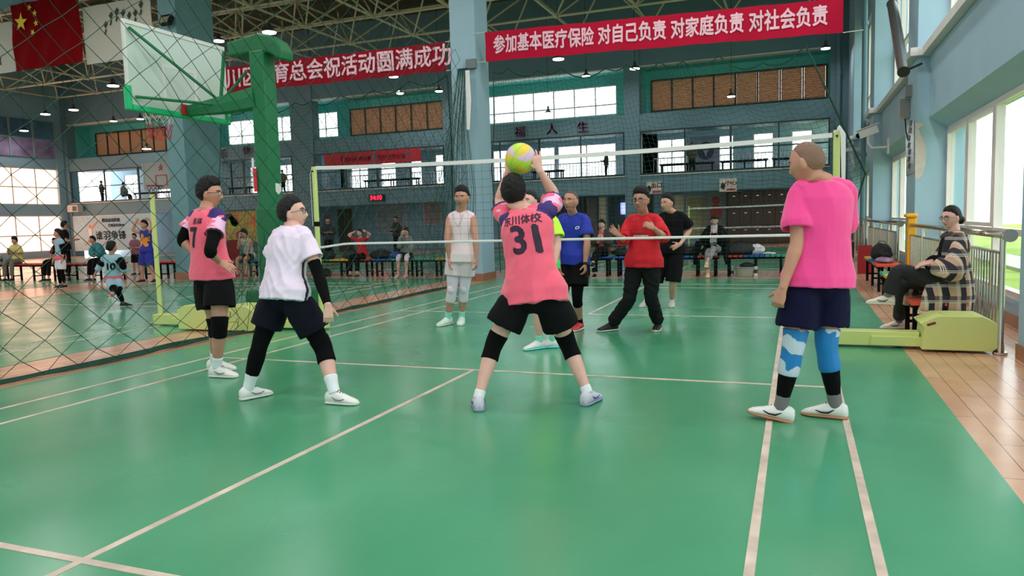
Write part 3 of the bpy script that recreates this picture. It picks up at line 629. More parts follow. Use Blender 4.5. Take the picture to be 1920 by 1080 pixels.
# ---- man in black behind
Kp = person(dict(label='man in black shirt with a hand on his hip behind the man in red', s=.97, hip=P(1257, 466, 4.9), neck=P(1260, 400, 4.9), hl=(1, -.1, 0), sl=(1, -.1, .0), base=V((.8, 4.9, 0)),
    head=P(1251, 381, 4.82), hf=(-.5, -.9, .0), hs=1.12, wide=1.1, vox=.009, skin='a', hair=dict(th=.017, top=.008), neckw=1.1,
    foot=dict(R=dict(g=G(1212, 574), f=(-.25, -1)), L=dict(g=G(1260, 574), f=(.1, -1))), knee=dict(R=(1228, 530), L=(1262, 530)),
    elbow=dict(R=(1232, 440, 4.95), L=(1294, 430, 4.98)), wrist=dict(R=(1234, 470, 4.8), L=(1275, 458, 4.75)), hand=dict(L=dict(d=(-.8, -.3, -.4), n=(-.2, .9, 0), t=(-.2, 0, 1), curl=.2, spread=.5)), report=1,
    shoe=[mat('grey_shoe', (196, 194, 186), .6), SOLEW, LACEW], clothes=[
    dict(k='bottom', name='shorts', m=BLACK, len=.98, flare=.05, e=.018, waist=.14, fold=.005), dict(k='top', name='shirt', m=BLACK, e=.020, hem=-.14, flare=.02, sleeve=.80, loose=1.9, fold=.006, fs=6),
    dict(k='leg', s='R', name='sock', m=SOCK, t=(1.86, 2.03), e=.004), dict(k='leg', s='L', name='sock', m=SOCK, t=(1.86, 2.03), e=.004)]))
# ---- woman in neon behind player 31
NEON = mat('neon_yellow_shirt', (200, 250, 60), .7, bump=.06)
Np = person(dict(label='woman in neon yellow shirt mostly hidden behind the player numbered 31', s=.95, hip=P(1016, 496, 1.25), neck=P(1012, 405, 1.25), hl=(.97, .1, 0), sl=(.95, .1, .0), base=V((.28, 1.25, 0)),
    head=P(994, 378, 1.2), hf=(-.35, -.9, .1), hs=1.0, wide=.95, vox=.006, skin='c', hair=dict(th=.010, kind='short', rough=.4, balls=[((0, -.11, .03), (.03, .035, .035))]),
    foot=dict(R=dict(g=G(1012, 654), f=(-.6, -.75)), L=dict(g=G(1036, 652), f=(-.92, -.25))), knee=dict(R=(1008, 580), L=(1040, 580)),
    elbow=dict(R=(990, 460, 1.2), L=(1046, 458)), wrist=dict(R=(995, 490, 1.1), L=(1040, 496, 1.1)),
    shoe=[SHOEW, mat('aqua_rubber', (120, 220, 220), .5), LACEW], clothes=[
    dict(k='bottom', name='shorts', m=BLACK, len=.72, flare=.04, e=.014, waist=.14), dict(k='top', name='shirt', m=[NEON, mat('neon_green_side', (70, 230, 110), .7)], e=.016, hem=-.10, flare=.02, sleeve=.7, loose=2.2, fold=.005, fs=6, zone=lambda c, o: 1 if c.z < 1.0 and c.x > .42 else 0),
    dict(k='leg', s='R', name='sock', m=MINT, t=(1.8, 2.03), e=.005), dict(k='leg', s='L', name='sock', m=MINT, t=(1.8, 2.03), e=.005)]))
# ---- ball
m = MB(); bc = P(976, 297, -.78); dirs, fs = sphere_dirs(96, 64); m.add([bc+d*.115 for d in dirs], fs)
b = m.build('volleyball', [mat('ball_neon_green', (190, 226, 70), .5), mat('ball_yellow', (244, 206, 60), .5), mat('ball_lilac', (224, 196, 220), .5)], smooth=True)
tag(b, 'neon green, yellow and pale lilac volleyball in the air above the raised hands', 'ball')
for p in b.data.polygons:
    d = p.center-V((0, 0, .115)); a = math.atan2(d.x, d.z)+.6*d.y/.115; p.material_index = int((a+PI)/(PI/4)) % 3
m = MB()
for k in range(6):
    ax = V((math.sin(k*1.1), math.cos(k*1.7), .3*k-.8)).normalized(); u = ax.orthogonal().normalized(); w = ax.cross(u)
    m.tube([bc+(u*math.cos(a)+w*math.sin(a))*.1152 for a in [2*PI*j/30 for j in range(30)]], .0009, 4, closed=True)
m.build('seam', mat('ball_seam', (120, 130, 80), .7), b)
# ============================================================ the hall
WALLB = mat('light_blue_wall_paint', (154, 184, 200), .55, bump=.02, bscale=8, var=.05, vscale=1.2)
WALLD = mat('blue_grey_wall_paint', (104, 136, 148), .6, var=.05, vscale=1.)
CREAM = mat('white_ledge_paint', (222, 218, 214), .55, var=.05, vscale=3); UPVC = mat('white_window_frame', (226, 214, 210), .4)
TEAL = mat('turquoise_wall_paint', (96, 196, 190), .6, var=.06, vscale=1.5); TILE = mat('brown_tile', (150, 104, 76), .35, var=.12, vscale=3)
DKGREEN = mat('dark_green_steel', (22, 46, 44), .5); ROOFM = mat('olive_brown_roof_sheet', (92, 80, 64), .8, var=.15, vscale=.6); STEEL = mat('cream_painted_steel', (218, 208, 180), .55)
CHROME = mat('stainless_steel', (200, 192, 182), .22, metal=1.); GLASSM = glass('window_glass')
def warm_film():
    m = bpy.data.materials.new('warm_window_film'); m.use_nodes = True; nt = m.node_tree; nt.nodes.clear(); o = nt.nodes.new('ShaderNodeOutputMaterial'); a = nt.nodes.new('ShaderNodeBsdfTranslucent'); a.inputs[0].default_value = lin((255, 226, 206)); b = nt.nodes.new('ShaderNodeBsdfTransparent'); b.inputs[0].default_value = lin((255, 236, 220)); x = nt.nodes.new('ShaderNodeMixShader'); x.inputs[0].default_value = .15
    nt.links.new(a.outputs[0], x.inputs[1]); nt.links.new(b.outputs[0], x.inputs[2]); nt.links.new(x.outputs[0], o.inputs[0]); return m
FILM = warm_film()
# ---- floor materials
def floor_green():
    m = mat('green_court_vinyl', (72, 152, 108), .34); nt = m.node_tree; b = nt.nodes['Principled BSDF']; tc = nt.nodes.new('ShaderNodeTexCoord')
    def nz(sc, det, st=(1, 1, 1)):
        mp = nt.nodes.new('ShaderNodeMapping'); mp.inputs['Scale'].default_value = st; nt.links.new(tc.outputs['Object'], mp.inputs[0])
        n = nt.nodes.new('ShaderNodeTexNoise'); n.inputs['Scale'].default_value = sc; n.inputs['Detail'].default_value = det; nt.links.new(mp.outputs[0], n.inputs['Vector']); return n
    a = nz(.7, 6, (1, .6, 1)); r = nt.nodes.new('ShaderNodeValToRGB'); r.color_ramp.elements[0].position = .34; r.color_ramp.elements[1].position = .68
    r.color_ramp.elements[0].color = lin((66, 144, 104)); r.color_ramp.elements[1].color = lin((86, 164, 124)); nt.links.new(a.outputs['Fac'], r.inputs[0])
    s = nz(3, 8, (1, .5, 1)); r2 = nt.nodes.new('ShaderNodeValToRGB'); r2.color_ramp.elements[0].position = .66; r2.color_ramp.elements[1].position = .9; nt.links.new(s.outputs['Fac'], r2.inputs[0])
    mx = nt.nodes.new('ShaderNodeMixRGB'); mx.inputs[2].default_value = lin((150, 190, 165)); q = nt.nodes.new('ShaderNodeMath'); q.operation = 'MULTIPLY'; q.inputs[1].default_value = .10
    nt.links.new(r2.outputs[0], q.inputs[0]); nt.links.new(q.outputs[0], mx.inputs[0]); nt.links.new(r.outputs[0], mx.inputs[1]); nt.links.new(mx.outputs[0], b.inputs['Base Color'])
    k = nz(1.5, 2); mr = nt.nodes.new('ShaderNodeMapRange'); mr.inputs['To Min'].default_value = .14; mr.inputs['To Max'].default_value = .34; nt.links.new(k.outputs['Fac'], mr.inputs[0]); nt.links.new(mr.outputs[0], b.inputs['Roughness'])
    bp = nt.nodes.new('ShaderNodeBump'); bp.inputs['Strength'].default_value = .03; bp.inputs['Distance'].default_value = .004; w = nz(14, 4); nt.links.new(w.outputs['Fac'], bp.inputs['Height']); nt.links.new(bp.outputs[0], b.inputs['Normal'])
    return m
def wood():
    m = mat('brown_floor_boards', (176, 128, 104), .22); nt = m.node_tree; b = nt.nodes['Principled BSDF']; tc = nt.nodes.new('ShaderNodeTexCoord'); mp = nt.nodes.new('ShaderNodeMapping'); mp.inputs['Rotation'].default_value = (0, 0, R(90))
    nt.links.new(tc.outputs['Object'], mp.inputs[0]); br = nt.nodes.new('ShaderNodeTexBrick'); br.inputs['Scale'].default_value = 1.; br.inputs['Brick Width'].default_value = 1.2; br.inputs['Row Height'].default_value = .14; br.inputs['Mortar Size'].default_value = .003
    br.inputs['Color1'].default_value = lin((214, 168, 136)); br.inputs['Color2'].default_value = lin((200, 152, 122)); br.inputs['Mortar'].default_value = lin((110, 80, 64)); nt.links.new(mp.outputs[0], br.inputs['Vector'])
    n = nt.nodes.new('ShaderNodeTexNoise'); n.inputs['Scale'].default_value = 3; n.inputs['Detail'].default_value = 6; nt.links.new(mp.outputs[0], n.inputs['Vector']); mx = nt.nodes.new('ShaderNodeMixRGB'); mx.blend_type = 'OVERLAY'; mx.inputs[0].default_value = .35
    nt.links.new(br.outputs[0], mx.inputs[1]); nt.links.new(n.outputs['Fac'], mx.inputs[2]); nt.links.new(mx.outputs[0], b.inputs['Base Color']); return m
GREEN = floor_green(); WOOD = wood(); LINEP = mat('worn_line_paint', (206, 188, 172), .5, var=.22, vscale=7)
m = MB(); m.bb(-38, 5.3, -14, 29.5, -.08, -.004); floor = struct('floor', m, WOOD)
def mat_area(x0, x1, y0, y1):
    m = MB(); m.bb(x0, x1, y0, y1, -.004, 0); return m.build('court_mat', GREEN, floor)
def court(cx, ny, parent, thin=.04):
    """badminton lines round a net at ny"""
    t = thin; m = MB(); z0, z1 = 0., .0025; k = 0
    def vert(x, a, b): m.bb(cx+x-t/2, cx+x+t/2, a, b, z0, z1)
    def hor(y, a, b): m.bb(cx+a, cx+b, y-t/2, y+t/2, z0, z1+.0006)
    for x in (-3.03, -2.57, 2.57, 3.03): vert(x, ny-6.7, ny+6.7)
    for q in (-1, 1):
        for y in (1.98, 5.94, 6.68): hor(ny+q*y, -3.05, 3.05)
        a, b = sorted((ny+q*1.98, ny+q*6.7)); vert(0, a, b)
    return m.build('court_lines', LINEP, parent)
COLX = [(-3.78, 3.69, 0.), (-12.70, -4.87, -8.74), (-23.0, -15.4, -19.2), (-33.2, -25.4, -29.4)]
for x0, x1, cx in COLX:
    for y0, y1, ny in ((-9.2, 10.0, 1.98), (12.3, 25.2, 18.9)):
        a = mat_area(x0, x1, y0, y1); court(cx, ny if cx or ny > 5 else 1.98, a)
# ---- right wall: piers, spandrels, windows
wall_m = MB(); wall_m.bb(5.0, 5.3, -14, 29.8, -.08, .30)
PIERS = [(-14, -13.3), (-6.95, -5.85), (.5, 1.6), (7.95, 9.05), (15.4, 16.5), (22.85, 24.0)]
for a, b in PIERS: wall_m.bb(4.56, 5.3, a, b, -.08, 11.2)
wall_m.bb(4.56, 5.3, 24.0, 26.0, -.08, 11.2)
for a, b in BAYS:
    wall_m.prism([(4.74, 2.82), (5.0, 2.66), (5.3, 2.66), (5.3, 3.82), (4.74, 3.82)], a, b, 'xz'); wall_m.bb(4.9, 5.3, a, b, 7.6, 11.2)
struct('wall_right', wall_m, WALLB)
m = MB()
for a, b in BAYS: m.bb(4.62, 5.0, a+.12, b-.12, 3.83, 3.96)
for a, b in PIERS[1:]:
    m.bb(4.44, 4.558, a-.118, b+.118, 3.82, 3.95)
    for y0, y1 in ((a-.118, a-.002), (b+.002, b+.118)): m.bb(4.56, 4.99, y0, y1, 3.822, 3.952)
struct('trim_1', m, CREAM)
m = MB()
for a, b in PIERS: m.bb(4.545, 4.58, a-.012, b+.012, -.004, .13); m.bb(4.56, 4.9, a-.014, a, -.004, .13)
for a, b in BAYS: m.bb(4.98, 5.02, a, b, -.004, .13)
struct('baseboard_right', m, TILE)
wn = 0
def window(x, ys, zs, n, axis='x', transom=None, fr=.05, name=None, gl=True, fm=None, depth=.07):
    """framed window lying in the plane x (or y) = const; n panes wide"""
    global wn; wn += 1; m = MB(); a, b = ys; z0, z1 = zs
    def B(u0, u1, w0, w1, d=depth):
        if axis == 'x': m.bb(x-d/2, x+d/2, u0, u1, w0, w1)
        else: m.bb(u0, u1, x-d/2, x+d/2, w0, w1)
    B(a, b, z0, z0+fr); B(a, b, z1-fr, z1); st = (b-a)/n
    for i in range(n+1): B(a+i*st-fr/2 if 0 < i < n else (a if i == 0 else b-fr), a+i*st+fr/2 if 0 < i < n else (a+fr if i == 0 else b), z0+fr, z1-fr)
    for t in (transom or []): B(a+fr, b-fr, t-fr/2, t+fr/2, depth*.9)
    o = struct('window_%d' % wn, m, fm or UPVC)
    if gl:
        p = MB()
        if axis == 'x': p.bb(x-.004, x+.004, a+fr, b-fr, z0+fr, z1-fr)
        else: p.bb(a+fr, b-fr, x-.004, x+.004, z0+fr, z1-fr)
        p.build('pane', GLASSM if gl is True else gl, o)
    return o
for i, (a, b) in enumerate(BAYS):
    o = window(5.06, (a, b), (.30, 2.66), 4, transom=[1.04], fr=.075, depth=.1)
    s_ = MB(); st = (b-a)/4
    for k in range(4):
        if k % 2 == 0 or k == 3:
            y0, y1 = a+k*st+.05, a+(k+1)*st-.05
            for c in ((y0, y0+.05, 1.09, 2.58), (y1-.05, y1, 1.09, 2.58), (y0+.05, y1-.05, 1.09, 1.14), (y0+.05, y1-.05, 2.53, 2.58)): s_.bb(5.0, 5.04, c[0], c[1], c[2], c[3])
    s_.build('sash', UPVC, o)
    window(5.06, (a, b), (3.96, 7.6), 5, transom=[5.2], fr=.08, depth=.1)
# ---- far wall: columns, spandrels, galleries
FC = [(-38.6, -37.6), (-29.4, -27.9), (-21.6, -20.25), (-12.9, -12.0), (-4.25, -3.58), (3.92, 5.3)]
m = MB()
for a, b in FC: m.bb(a, b, 26.0, 26.6, -.08, 11.2)
OPEN = [(FC[i][1], FC[i+1][0]) for i in range(5)]
for a, b in OPEN: m.bb(a, b, 26.05, 26.4, 2.36, 3.12); m.bb(a, b, 26.05, 27.5, 5.0, 5.74); m.bb(a, b, 26.05, 26.4, 7.75, 11.2)
struct('wall_far', m, WALLD)
m = MB(); m.bb(-38, 5.3, 26.06, 26.5, 7.70, 7.76)
for a, b in OPEN: m.bb(a, b, 26.0, 26.1, 3.10, 3.16)
struct('trim_2', m, CREAM)
m = MB()
for a, b in OPEN: m.bb(a, b, 26.4, 29.6, 2.95, 3.10)          # gallery floors
struct('trim_3', m, WALLD)
# back of the upper recesses, with bands of window
WIN_U = {0: [(-37.4, -33.6, 'w'), (-33.4, -30.2, 'b')], 1: [(-27.8, -27.75, 'n'), (-26.95, -21.7, 'w')], 2: [(-20.2, -19.75, 'w'), (-19.0, -13.0, 'b')], 3: [(-11.9, -4.95, 'w')], 4: [(-3.32, 3.85, 'b')]}
WIN_U = {0: [(-37.0, -30.6, 'b')], 1: [(-27.0, -22.4, 'w')], 2: [(-21.3, -19.75, 'w'), (-18.95, -13.6, 'b')], 3: [(-11.9, -4.9, 'w')], 4: [(-3.32, 3.83, 'b')]}
m = MB()
for i, (a, b) in enumerate(OPEN):
    if i == 2: a -= 1.1
    m.bb(a-.3, b+.3, 27.55, 27.7, 5.74, 6.0); m.bb(a-.3, b+.3, 27.55, 27.7, 7.33, 7.75); x = a-.3
    for c, d, k in WIN_U[i]: m.bb(x, c, 27.55, 27.7, 6.0, 7.33); x = d
    m.bb(x, b+.3, 27.55, 27.7, 6.0, 7.33); m.bb(a-.3, a, 26.6, 27.6, 5.74, 7.75); m.bb(b, b+.3, 26.6, 27.6, 5.74, 7.75); m.bb(a-.3, b+.3, 26.5, 27.6, 7.75, 7.9)
struct('wall_upper_back', m, TEAL)
BL = mat('brown_slat_blind', (222, 184, 154), .6, var=.1, vscale=5); 
def translucent(m, amt, c):
    nt = m.node_tree; b = nt.nodes['Principled BSDF']; o = nt.nodes['Material Output']; t = nt.nodes.new('ShaderNodeBsdfTranslucent'); t.inputs[0].default_value = lin(c); x = nt.nodes.new('ShaderNodeMixShader'); x.inputs[0].default_value = amt
    nt.links.new(b.outputs[0], x.inputs[1]); nt.links.new(t.outputs[0], x.inputs[2]); nt.links.new(x.outputs[0], o.inputs[0])
translucent(BL, .40, (232, 204, 182))
BLF = mat('dark_blind_frame', (70, 50, 38), .6); BLL = mat('inner_slat', (196, 146, 112), .7); translucent(BLL, .36, (226, 190, 160))
def blinds(x0, x1, y, z0, z1, n, rz=0., piv=None):
    r_ = MB(); st = (x1-x0)/n; o = None; f = MB()
    for k in range(n+1): f.bb(x0+k*st-.03, x0+k*st+.03, y-.05, y+.03, z0, z1)
    f.bb(x0, x1, y-.05, y+.03, z0-.05, z0); f.bb(x0, x1, y-.05, y+.03, z1, z1+.05)
    return f, st
bn = 0
for i in range(5):
    for c, d, k in WIN_U[i]:
        if k == 'w': window(27.6, (c, d), (6.0, 7.33), max(1, round((d-c)/.98)), 'y', transom=[6.47], fr=.05)
        else:
            n = max(1, round((d-c)/.9)); st = (d-c)/n
            fr = MB()
            for q in range(n+1): fr.bb(c+q*st-.035, c+q*st+.035, 27.48, 27.58, 6.0, 7.33)
            fr.bb(c, d, 27.48, 27.58, 5.97, 6.03); fr.bb(c, d, 27.48, 27.58, 7.3, 7.36)
            rt = fr.build('window_blind', BLF); tag(rt, ['brown slatted blinds over the upper windows in the corner bay at far left', '', 'brown slatted blinds over the upper windows below the darker red banner', '', 'brown slatted blinds over the upper windows below the bright red banner'][i], 'blind')
            for q in range(n):
                s_ = MB(); x0, x1 = c+q*st+.04, c+(q+1)*st-.04; s_.bb(x0, x1, 27.535, 27.56, 6.03, 7.3); s_.mi = 1
                for z in range(18): s_.prism([(27.50, 6.05+z*.07), (27.535, 6.10+z*.07), (27.535, 6.06+z*.07)], x0, x1, 'yz')
                for t in range(len(s_.m)): s_.m[t] = 1-s_.m[t]
                s_.build('slats', [BL, BLL], rt)
# gallery back wall with bright windows
WIN_G = {4: [(-3.45, -2.09), (-.82, .03), (.86, 1.74), (2.48, 3.35)], 3: [(-11.85, -11.05), (-9.35, -8.5), (-8.37, -5.42), (-5.1, -4.3)], 2: [(-20.4, -19.26), (-18.49, -17.53), (-16.62, -15.95), (-15.16, -14.2)], 1: [(-27.3, -26.0), (-25.3, -24.1), (-23.9, -22.4)], 0: [(-37.2, -35.9), (-34.6, -33.0), (-31.6, -30.4)]}
m = MB()
for i, (a, b) in enumerate(OPEN):
    x = a-.8; m.bb(a-.8, b+.8, 29.5, 29.7, 4.95, 5.6)
    for c, d in WIN_G[i]: m.bb(x, c, 29.5, 29.7, 3.0, 4.95); x = d; window(29.56, (c, d), (3.12, 4.95), 2 if d-c > 1 else 1, 'y', fr=.05)
    m.bb(x, b+.8, 29.5, 29.7, 3.0, 4.95)
m.bb(-38.4, 5.3, 29.5, 29.7, -.08, 3.12)
struct('wall_gallery_back', m, mat('pale_blue_plaster', (150, 186, 204), .6, var=.05))
m = MB(); m.bb(-38, 5.3, 26.4, 29.6, 5.55, 5.6); struct('ceiling_gallery', m, CREAM)
# gallery railings
def railing(a, b, posts, label):
    m = MB(); y = 26.02
    for z, w in ((4.98, .06), (4.06, .05), (3.18, .07)): m.bb(a, b, y-.03, y+.03, z-w/2, z+w/2)
    rt = m.build('gallery_railing', DKGREEN); tag(rt, label, 'railing', 'dark green railings across the gallery openings')
    for k, x in enumerate(posts): p = MB(); w = .09 if k == len(posts)//2 else .05; p.bb(x-w/2, x+w/2, y-.04, y+.04, 3.16, 5.0); p.build('post', DKGREEN, rt)
    return rt
GL = ['dark green railing across the gallery opening in the far left corner', 'dark green railing across the gallery behind the basketball stand', 'dark green railing behind the red cloth strips of the gallery', 'dark green railing across the gallery under the purple wall characters', 'dark green railing across the gallery opening at the right end']
for i, (a, b) in enumerate(OPEN):
    railing(a, b, [a+.03+(b-a-.06)*k/4 for k in range(5)] if i else [-37.5, -34.8, -32.2, -29.5], GL[i])
m = MB()
for a, b in OPEN:
    m.bb(a, b, 29.2, 29.23, 4.02, 4.07); m.bb(a, b, 29.2, 29.23, 3.10, 3.24); x = a
    while x < b: m.bb(x, x+.025, 29.2, 29.22, 3.2, 4.04); x += .16
tag(m.build('window_guard_rails', UPVC), 'white guard rails of thin balusters in front of the gallery windows', 'railing')
# ---- left wall
m = MB(); m.bb(-38.4, -38, -14, 26, -.08, .35)
for z0, z1 in ((2.45, 3.05), (5.15, 5.75), (7.85, 11.2)): m.bb(-38.4, -38, 2.7, 25.55, z0, z1)
m.bb(-38.45, -37.95, 25.55, 25.99, 0, 11.2)
for y in (-14, -6, 2, 10, 18): m.bb(-38.4, -37.6, y, y+.7, 0, 11.2)
m.bb(-38.4, -38, -14, 2, 2.4, 11.2)
struct('wall_left', m, WALLB)
for y0, y1 in ((18.7, 25.6), (10.7, 18)):
    window(-38.1, (y0, y1), (.35, 2.45), 5, transom=[1.3], fr=.06, gl=FILM); window(-38.1, (y0, y1), (3.05, 5.15), 5, transom=[4.05], fr=.06, gl=FILM)
for y0, y1 in ((-13.3, -6), (-5.3, 2)): window(-38.1, (y0, y1), (.35, 2.4), 5, transom=[1.3], fr=.06)
POSTW = mat('mural_purple', (150, 130, 170), .5, var=.5, vscale=1.4); POSTB = mat('mural_blue', (84, 120, 150), .5, var=.35, vscale=1.1)
m = MB(); m.bb(-38.1, -37.9, 18.7, 25.6, 6.8, 7.85); m.mi = 1; m.bb(-38.1, -37.9, 18.7, 25.6, 5.75, 6.8); o = m.build('wall_mural', [POSTB, POSTW]); tag(o, 'blue and purple photo mural of athletes high on the left end wall', 'mural')
f = MB()
for k in range(6): f.bb(-37.9, -37.84, 18.7+k*1.36-.05, 18.7+k*1.36+.05, 5.75, 7.85)
f.bb(-37.9, -37.86, 18.7, 25.6, 6.77, 6.83); f.build('frame', mat('grey_frame', (150, 166, 172), .5), o)
# ---- back wall (behind the camera), with its own windows
m = MB(); m.bb(-38.4, 5.3, -14.3, -14, -.08, 1.0); m.bb(-38.4, 5.3, -14.3, -14, 3.6, 11.2)
for x in range(-38, 6, 6): m.bb(x, x+1.0, -14.3, -14, 0, 4)
struct('wall_near', m, WALLB)
for x in range(-38, 4, 6): window(-14.15, (x+1.0, min(x+6, 5.0)), (1.0, 3.6), 4, 'y', transom=[1.9], fr=.06)
# ---- roof and space frame
m = MB(); m.bb(-38.6, 5.5, -14.5, 26.6, 11.2, 11.35); roof = struct('ceiling', m, ROOFM)
m = MB()
for k in range(21): m.bb(-38.4, 5.3, -13.8+k*2.0, -13.68+k*2.0, 11.02, 11.2)
m.build('purlins', mat('dark_steel', (84, 80, 66), .6), roof)
m = MB(); nx, ny, sp = 14, 7, 3.1; X0, Y0 = -37.0, 6.6
bn_ = lambda i, j: V((X0+i*sp, Y0+j*sp, 9.15)); tn_ = lambda i, j: V((X0+(i+.5)*sp, Y0+(j+.5)*sp, 10.7))
def rod(a, b, r_): m.loft([a, b], r_, None, 6)
for i in range(nx):
    for j in range(ny):
        p = bn_(i, j)
        if i < nx-1: rod(p, bn_(i+1, j), .045)
        if j < ny-1: rod(p, bn_(i, j+1), .045)
        for di in (0, -1):
            for dj in (0, -1):
                if 0 <= i+di < nx-1 and 0 <= j+dj < ny-1: rod(p, tn_(i+di, j+dj), .035)
        if i < nx-1 and j < ny-1:
            t = tn_(i, j); rod(t, t+V((0, 0, .35)), .04)
            if i < nx-2: rod(t, tn_(i+1, j), .045)
            if j < ny-2: rod(t, tn_(i, j+1), .045)
        m.ell(p, .09, None, 8, 6)
struct('ceiling_space_frame', m, STEEL)
# ---- inner columns and the beam over them
def column(x0, x1, y0, y1, z=11.2): m = MB(); m.bb(x0, x1, y0, y1, -.004, z); return m
struct('wall_column', column(-4.5, -3.9, 9.3, 10.03), WALLB); m = column(-13.2, -12.6, 9.6, 10.95); m.bb(-23.0, -22.4, 9.6, 10.95, 0, 11.2); m.bb(-38, -4.5, 9.7, 10.0, 8.05, 8.9); struct('wall_column', m, mat('teal_with_painted_shade', (110, 150, 156), .6, var=.06))  # left columns and beam carry their shade in the teal colour
m = MB(); m.bb(-4.52, -3.88, 9.28, 10.05, -.004, .17); m.bb(-13.22, -12.58, 9.58, 10.97, -.004, .2); struct('baseboard_columns', m, TILE)
# ---- outdoors beyond the windows
m = MB(); m.bb(5.3, 60, -30, 70, -.3, -.2); g = m.build('lawn', mat('bright_lawn', (150, 176, 70), .9, var=.3, vscale=.5)); tag(g, 'bright green lawn seen through the right hand windows', 'lawn')
m = MB(); m.bb(7.6, 8.8, -30, 70, -.2, -.12); tag(m.build('pavement', mat('pale_paving', (206, 196, 184), .8)), 'pale paved path outside the right hand windows', 'path')
def tree(x, y, h, label):
    t = MB(); t.loft([(x, y, -.19), (x+.1, y, h*.5), (x, y+.1, h*.7)], [.18, .13, .08], None, 8); rt = root('tree', (x, y, -.19), label, 'tree'); t.build('trunk', mat('bark', (110, 90, 70), .9), rt, smooth=True); c = MB(); rnd = random.Random(int(y*10))
    for k in range(22):
        a = rnd.random()*2*PI; q = rnd.random()**.5*h*.28; c.ell((x+math.cos(a)*q, y+math.sin(a)*q, h*.5+rnd.random()*h*.45), (h*.13, h*.13, h*.09), None, 8, 6)
    c.build('crown', mat('leaves', (120, 156, 70), .8, var=.4, vscale=2), rt, smooth=True)
tree(13, 17, 6.5, 'leafy tree outside, nearest the window in the right hand bay'); tree(15, 26, 7.5, 'leafy tree outside the second right hand bay'); tree(18, 34, 7, 'leafy tree farthest along the lawn outside')
m = MB(); m.bb(24, 30, 10, 70, -.2, 3.4); m.mi = 1
for k in range(14): m.bb(23.95, 24, 11+k*4, 13.4+k*4, .8, 2.2)
tag(m.build('outside_building', [mat('cream_render', (226, 206, 176), .8), mat('dark_window', (130, 140, 144), .3)]), 'long cream building across the lawn outside the right hand windows', 'building')
# ============================================================ court furniture
LIME = mat('lime_green_enamel', (206, 216, 132), .4); WROPE = mat('white_tape', (236, 230, 230), .7); NETK = mat('dark_net_cord', (24, 34, 34), .8); NETG = mat('dark_green_net_cord', (16, 64, 50), .8)
# ---- net stands
def net_stand(px, q, y, zt, label, back=False):
    """post at px, arm running towards q (+1 right, -1 left) to its counterweight box"""
    r = root('net_stand', (px+q*.6, y, 0), label, 'net stand', 'lime green net stands')
    m = MB(); m.loft([(px, y, .02), (px, y, zt)], .032, None, 14); m.build('post', LIME, r, smooth=False)
    m = MB(); m.loft([(px, y, zt), (px, y, zt+.02)], .036, None, 14); m.loft([(px-q*.0, y-.03, zt-.06), (px, y-.055, zt-.06)], .012, None, 8); m.build('pulley', mat('dark_steel_part', (50, 56, 50), .4, metal=.6), r)
    m = MB(); m.bb(*sorted((px-q*.06, px+q*.74)), y-.09, y+.09, 0.02, .16); m.build('arm', LIME, r, bevel=.006)
    m = MB(); m.bb(*sorted((px+q*.32, px+q*.76)), y-.13, y-.09, .03, .12); m.build('arm_brace', LIME, r, bevel=.004)
    a, b = px+q*.74, px+q*1.36; lo, hi = sorted((a, b)); m = MB(); e = -.24 if not back else -.42
    y0, y1 = y+e, y+e+.44
    m.prism([(lo, 0.02), (hi-.05, .02), (hi, .06), (hi, .27), (hi-.13, .34), (lo+.13, .34), (lo-.02, .27), (lo+.02, .22)], y0, y1, 'xz'); bx = m.build('counterweight_box', LIME, r, bevel=.006)
    m = MB(); m.bb(lo+.18, hi-.14, y0+.06, y1-.06, .34, .346); m.build('lid', LIME, bx)
    if not back: m = MB(); m.box((lo+.075, y0-.001, .265), (.075, .004, .022), rot=Matrix.Rotation(R(-20), 3, 'Y')); m.build('badge', mat('red_black_badge', (110, 40, 34), .4), bx)
    m = MB(); m.loft([(hi-.02, y0+.08, .05), (hi+.05, y0+.08, .05)], .05, None, 12) if q > 0 else m.loft([(lo-.05, y0+.08, .05), (lo+.02, y0+.08, .05)], .05, None, 12); m.build('wheel', LIME, r)
    return r
net_stand(3.09, 1, 1.98, 2.13, 'lime green net stand with counterweight box by the chrome railing')
s2 = net_stand(-3.03, -1, 1.98, 2.10, 'lime green net stand with black strap, seen between the white shirted player and the net', True)
m = MB(); m.loft([(-3.03, 1.98, 1.34), (-3.03, 1.98, 1.40)], .038, None, 14); m.build('strap', BLACK, s2)
s3 = net_stand(-5.78, 1, 1.98, 1.86, "lime green net stand of the neighbouring court behind the side net", True)
# ---- the badminton style net in play
def sag(x, z, d): return z-d*(1-(x/3.05)**2)
rt = root('court_net', (0, 1.98, 0), 'court net with white top tape strung between the lime green stands in the middle', 'net')
m = MB(); N = 60; X = [-3.05+6.1*i/N for i in range(N+1)]; z1 = lambda x: sag(x, 2.105, .05); z0 = lambda x: sag(x, 1.11, -.0)-(.05*max(0, (-2.6-x)/.45))
for i in range(N):
    a, b = X[i], X[i+1]; m.add([(a, 1.965, z1(a)-.045), (b, 1.965, z1(b)-.045), (b, 1.965, z1(b)), (a, 1.965, z1(a)), (a, 1.985, z1(a)-.045), (b, 1.985, z1(b)-.045), (b, 1.985, z1(b)), (a, 1.985, z1(a))], [(0, 1, 2, 3), (5, 4, 7, 6), (3, 2, 6, 7), (1, 0, 4, 5)])
m.build('top_tape', WROPE, rt, fixn=False)
m = MB(); m.loft([(x, 1.975, z0(x)) for x in X], [(.006, .014)]*len(X), V((0, 1, 0)), 8); m.build('bottom_tape', WROPE, rt)
m = MB(); k = -3.0
while k < 3.05: m.tube([(k, 1.975, z1(k)-.04), (k, 1.975, z0(k))], .0013, 3); k += .1
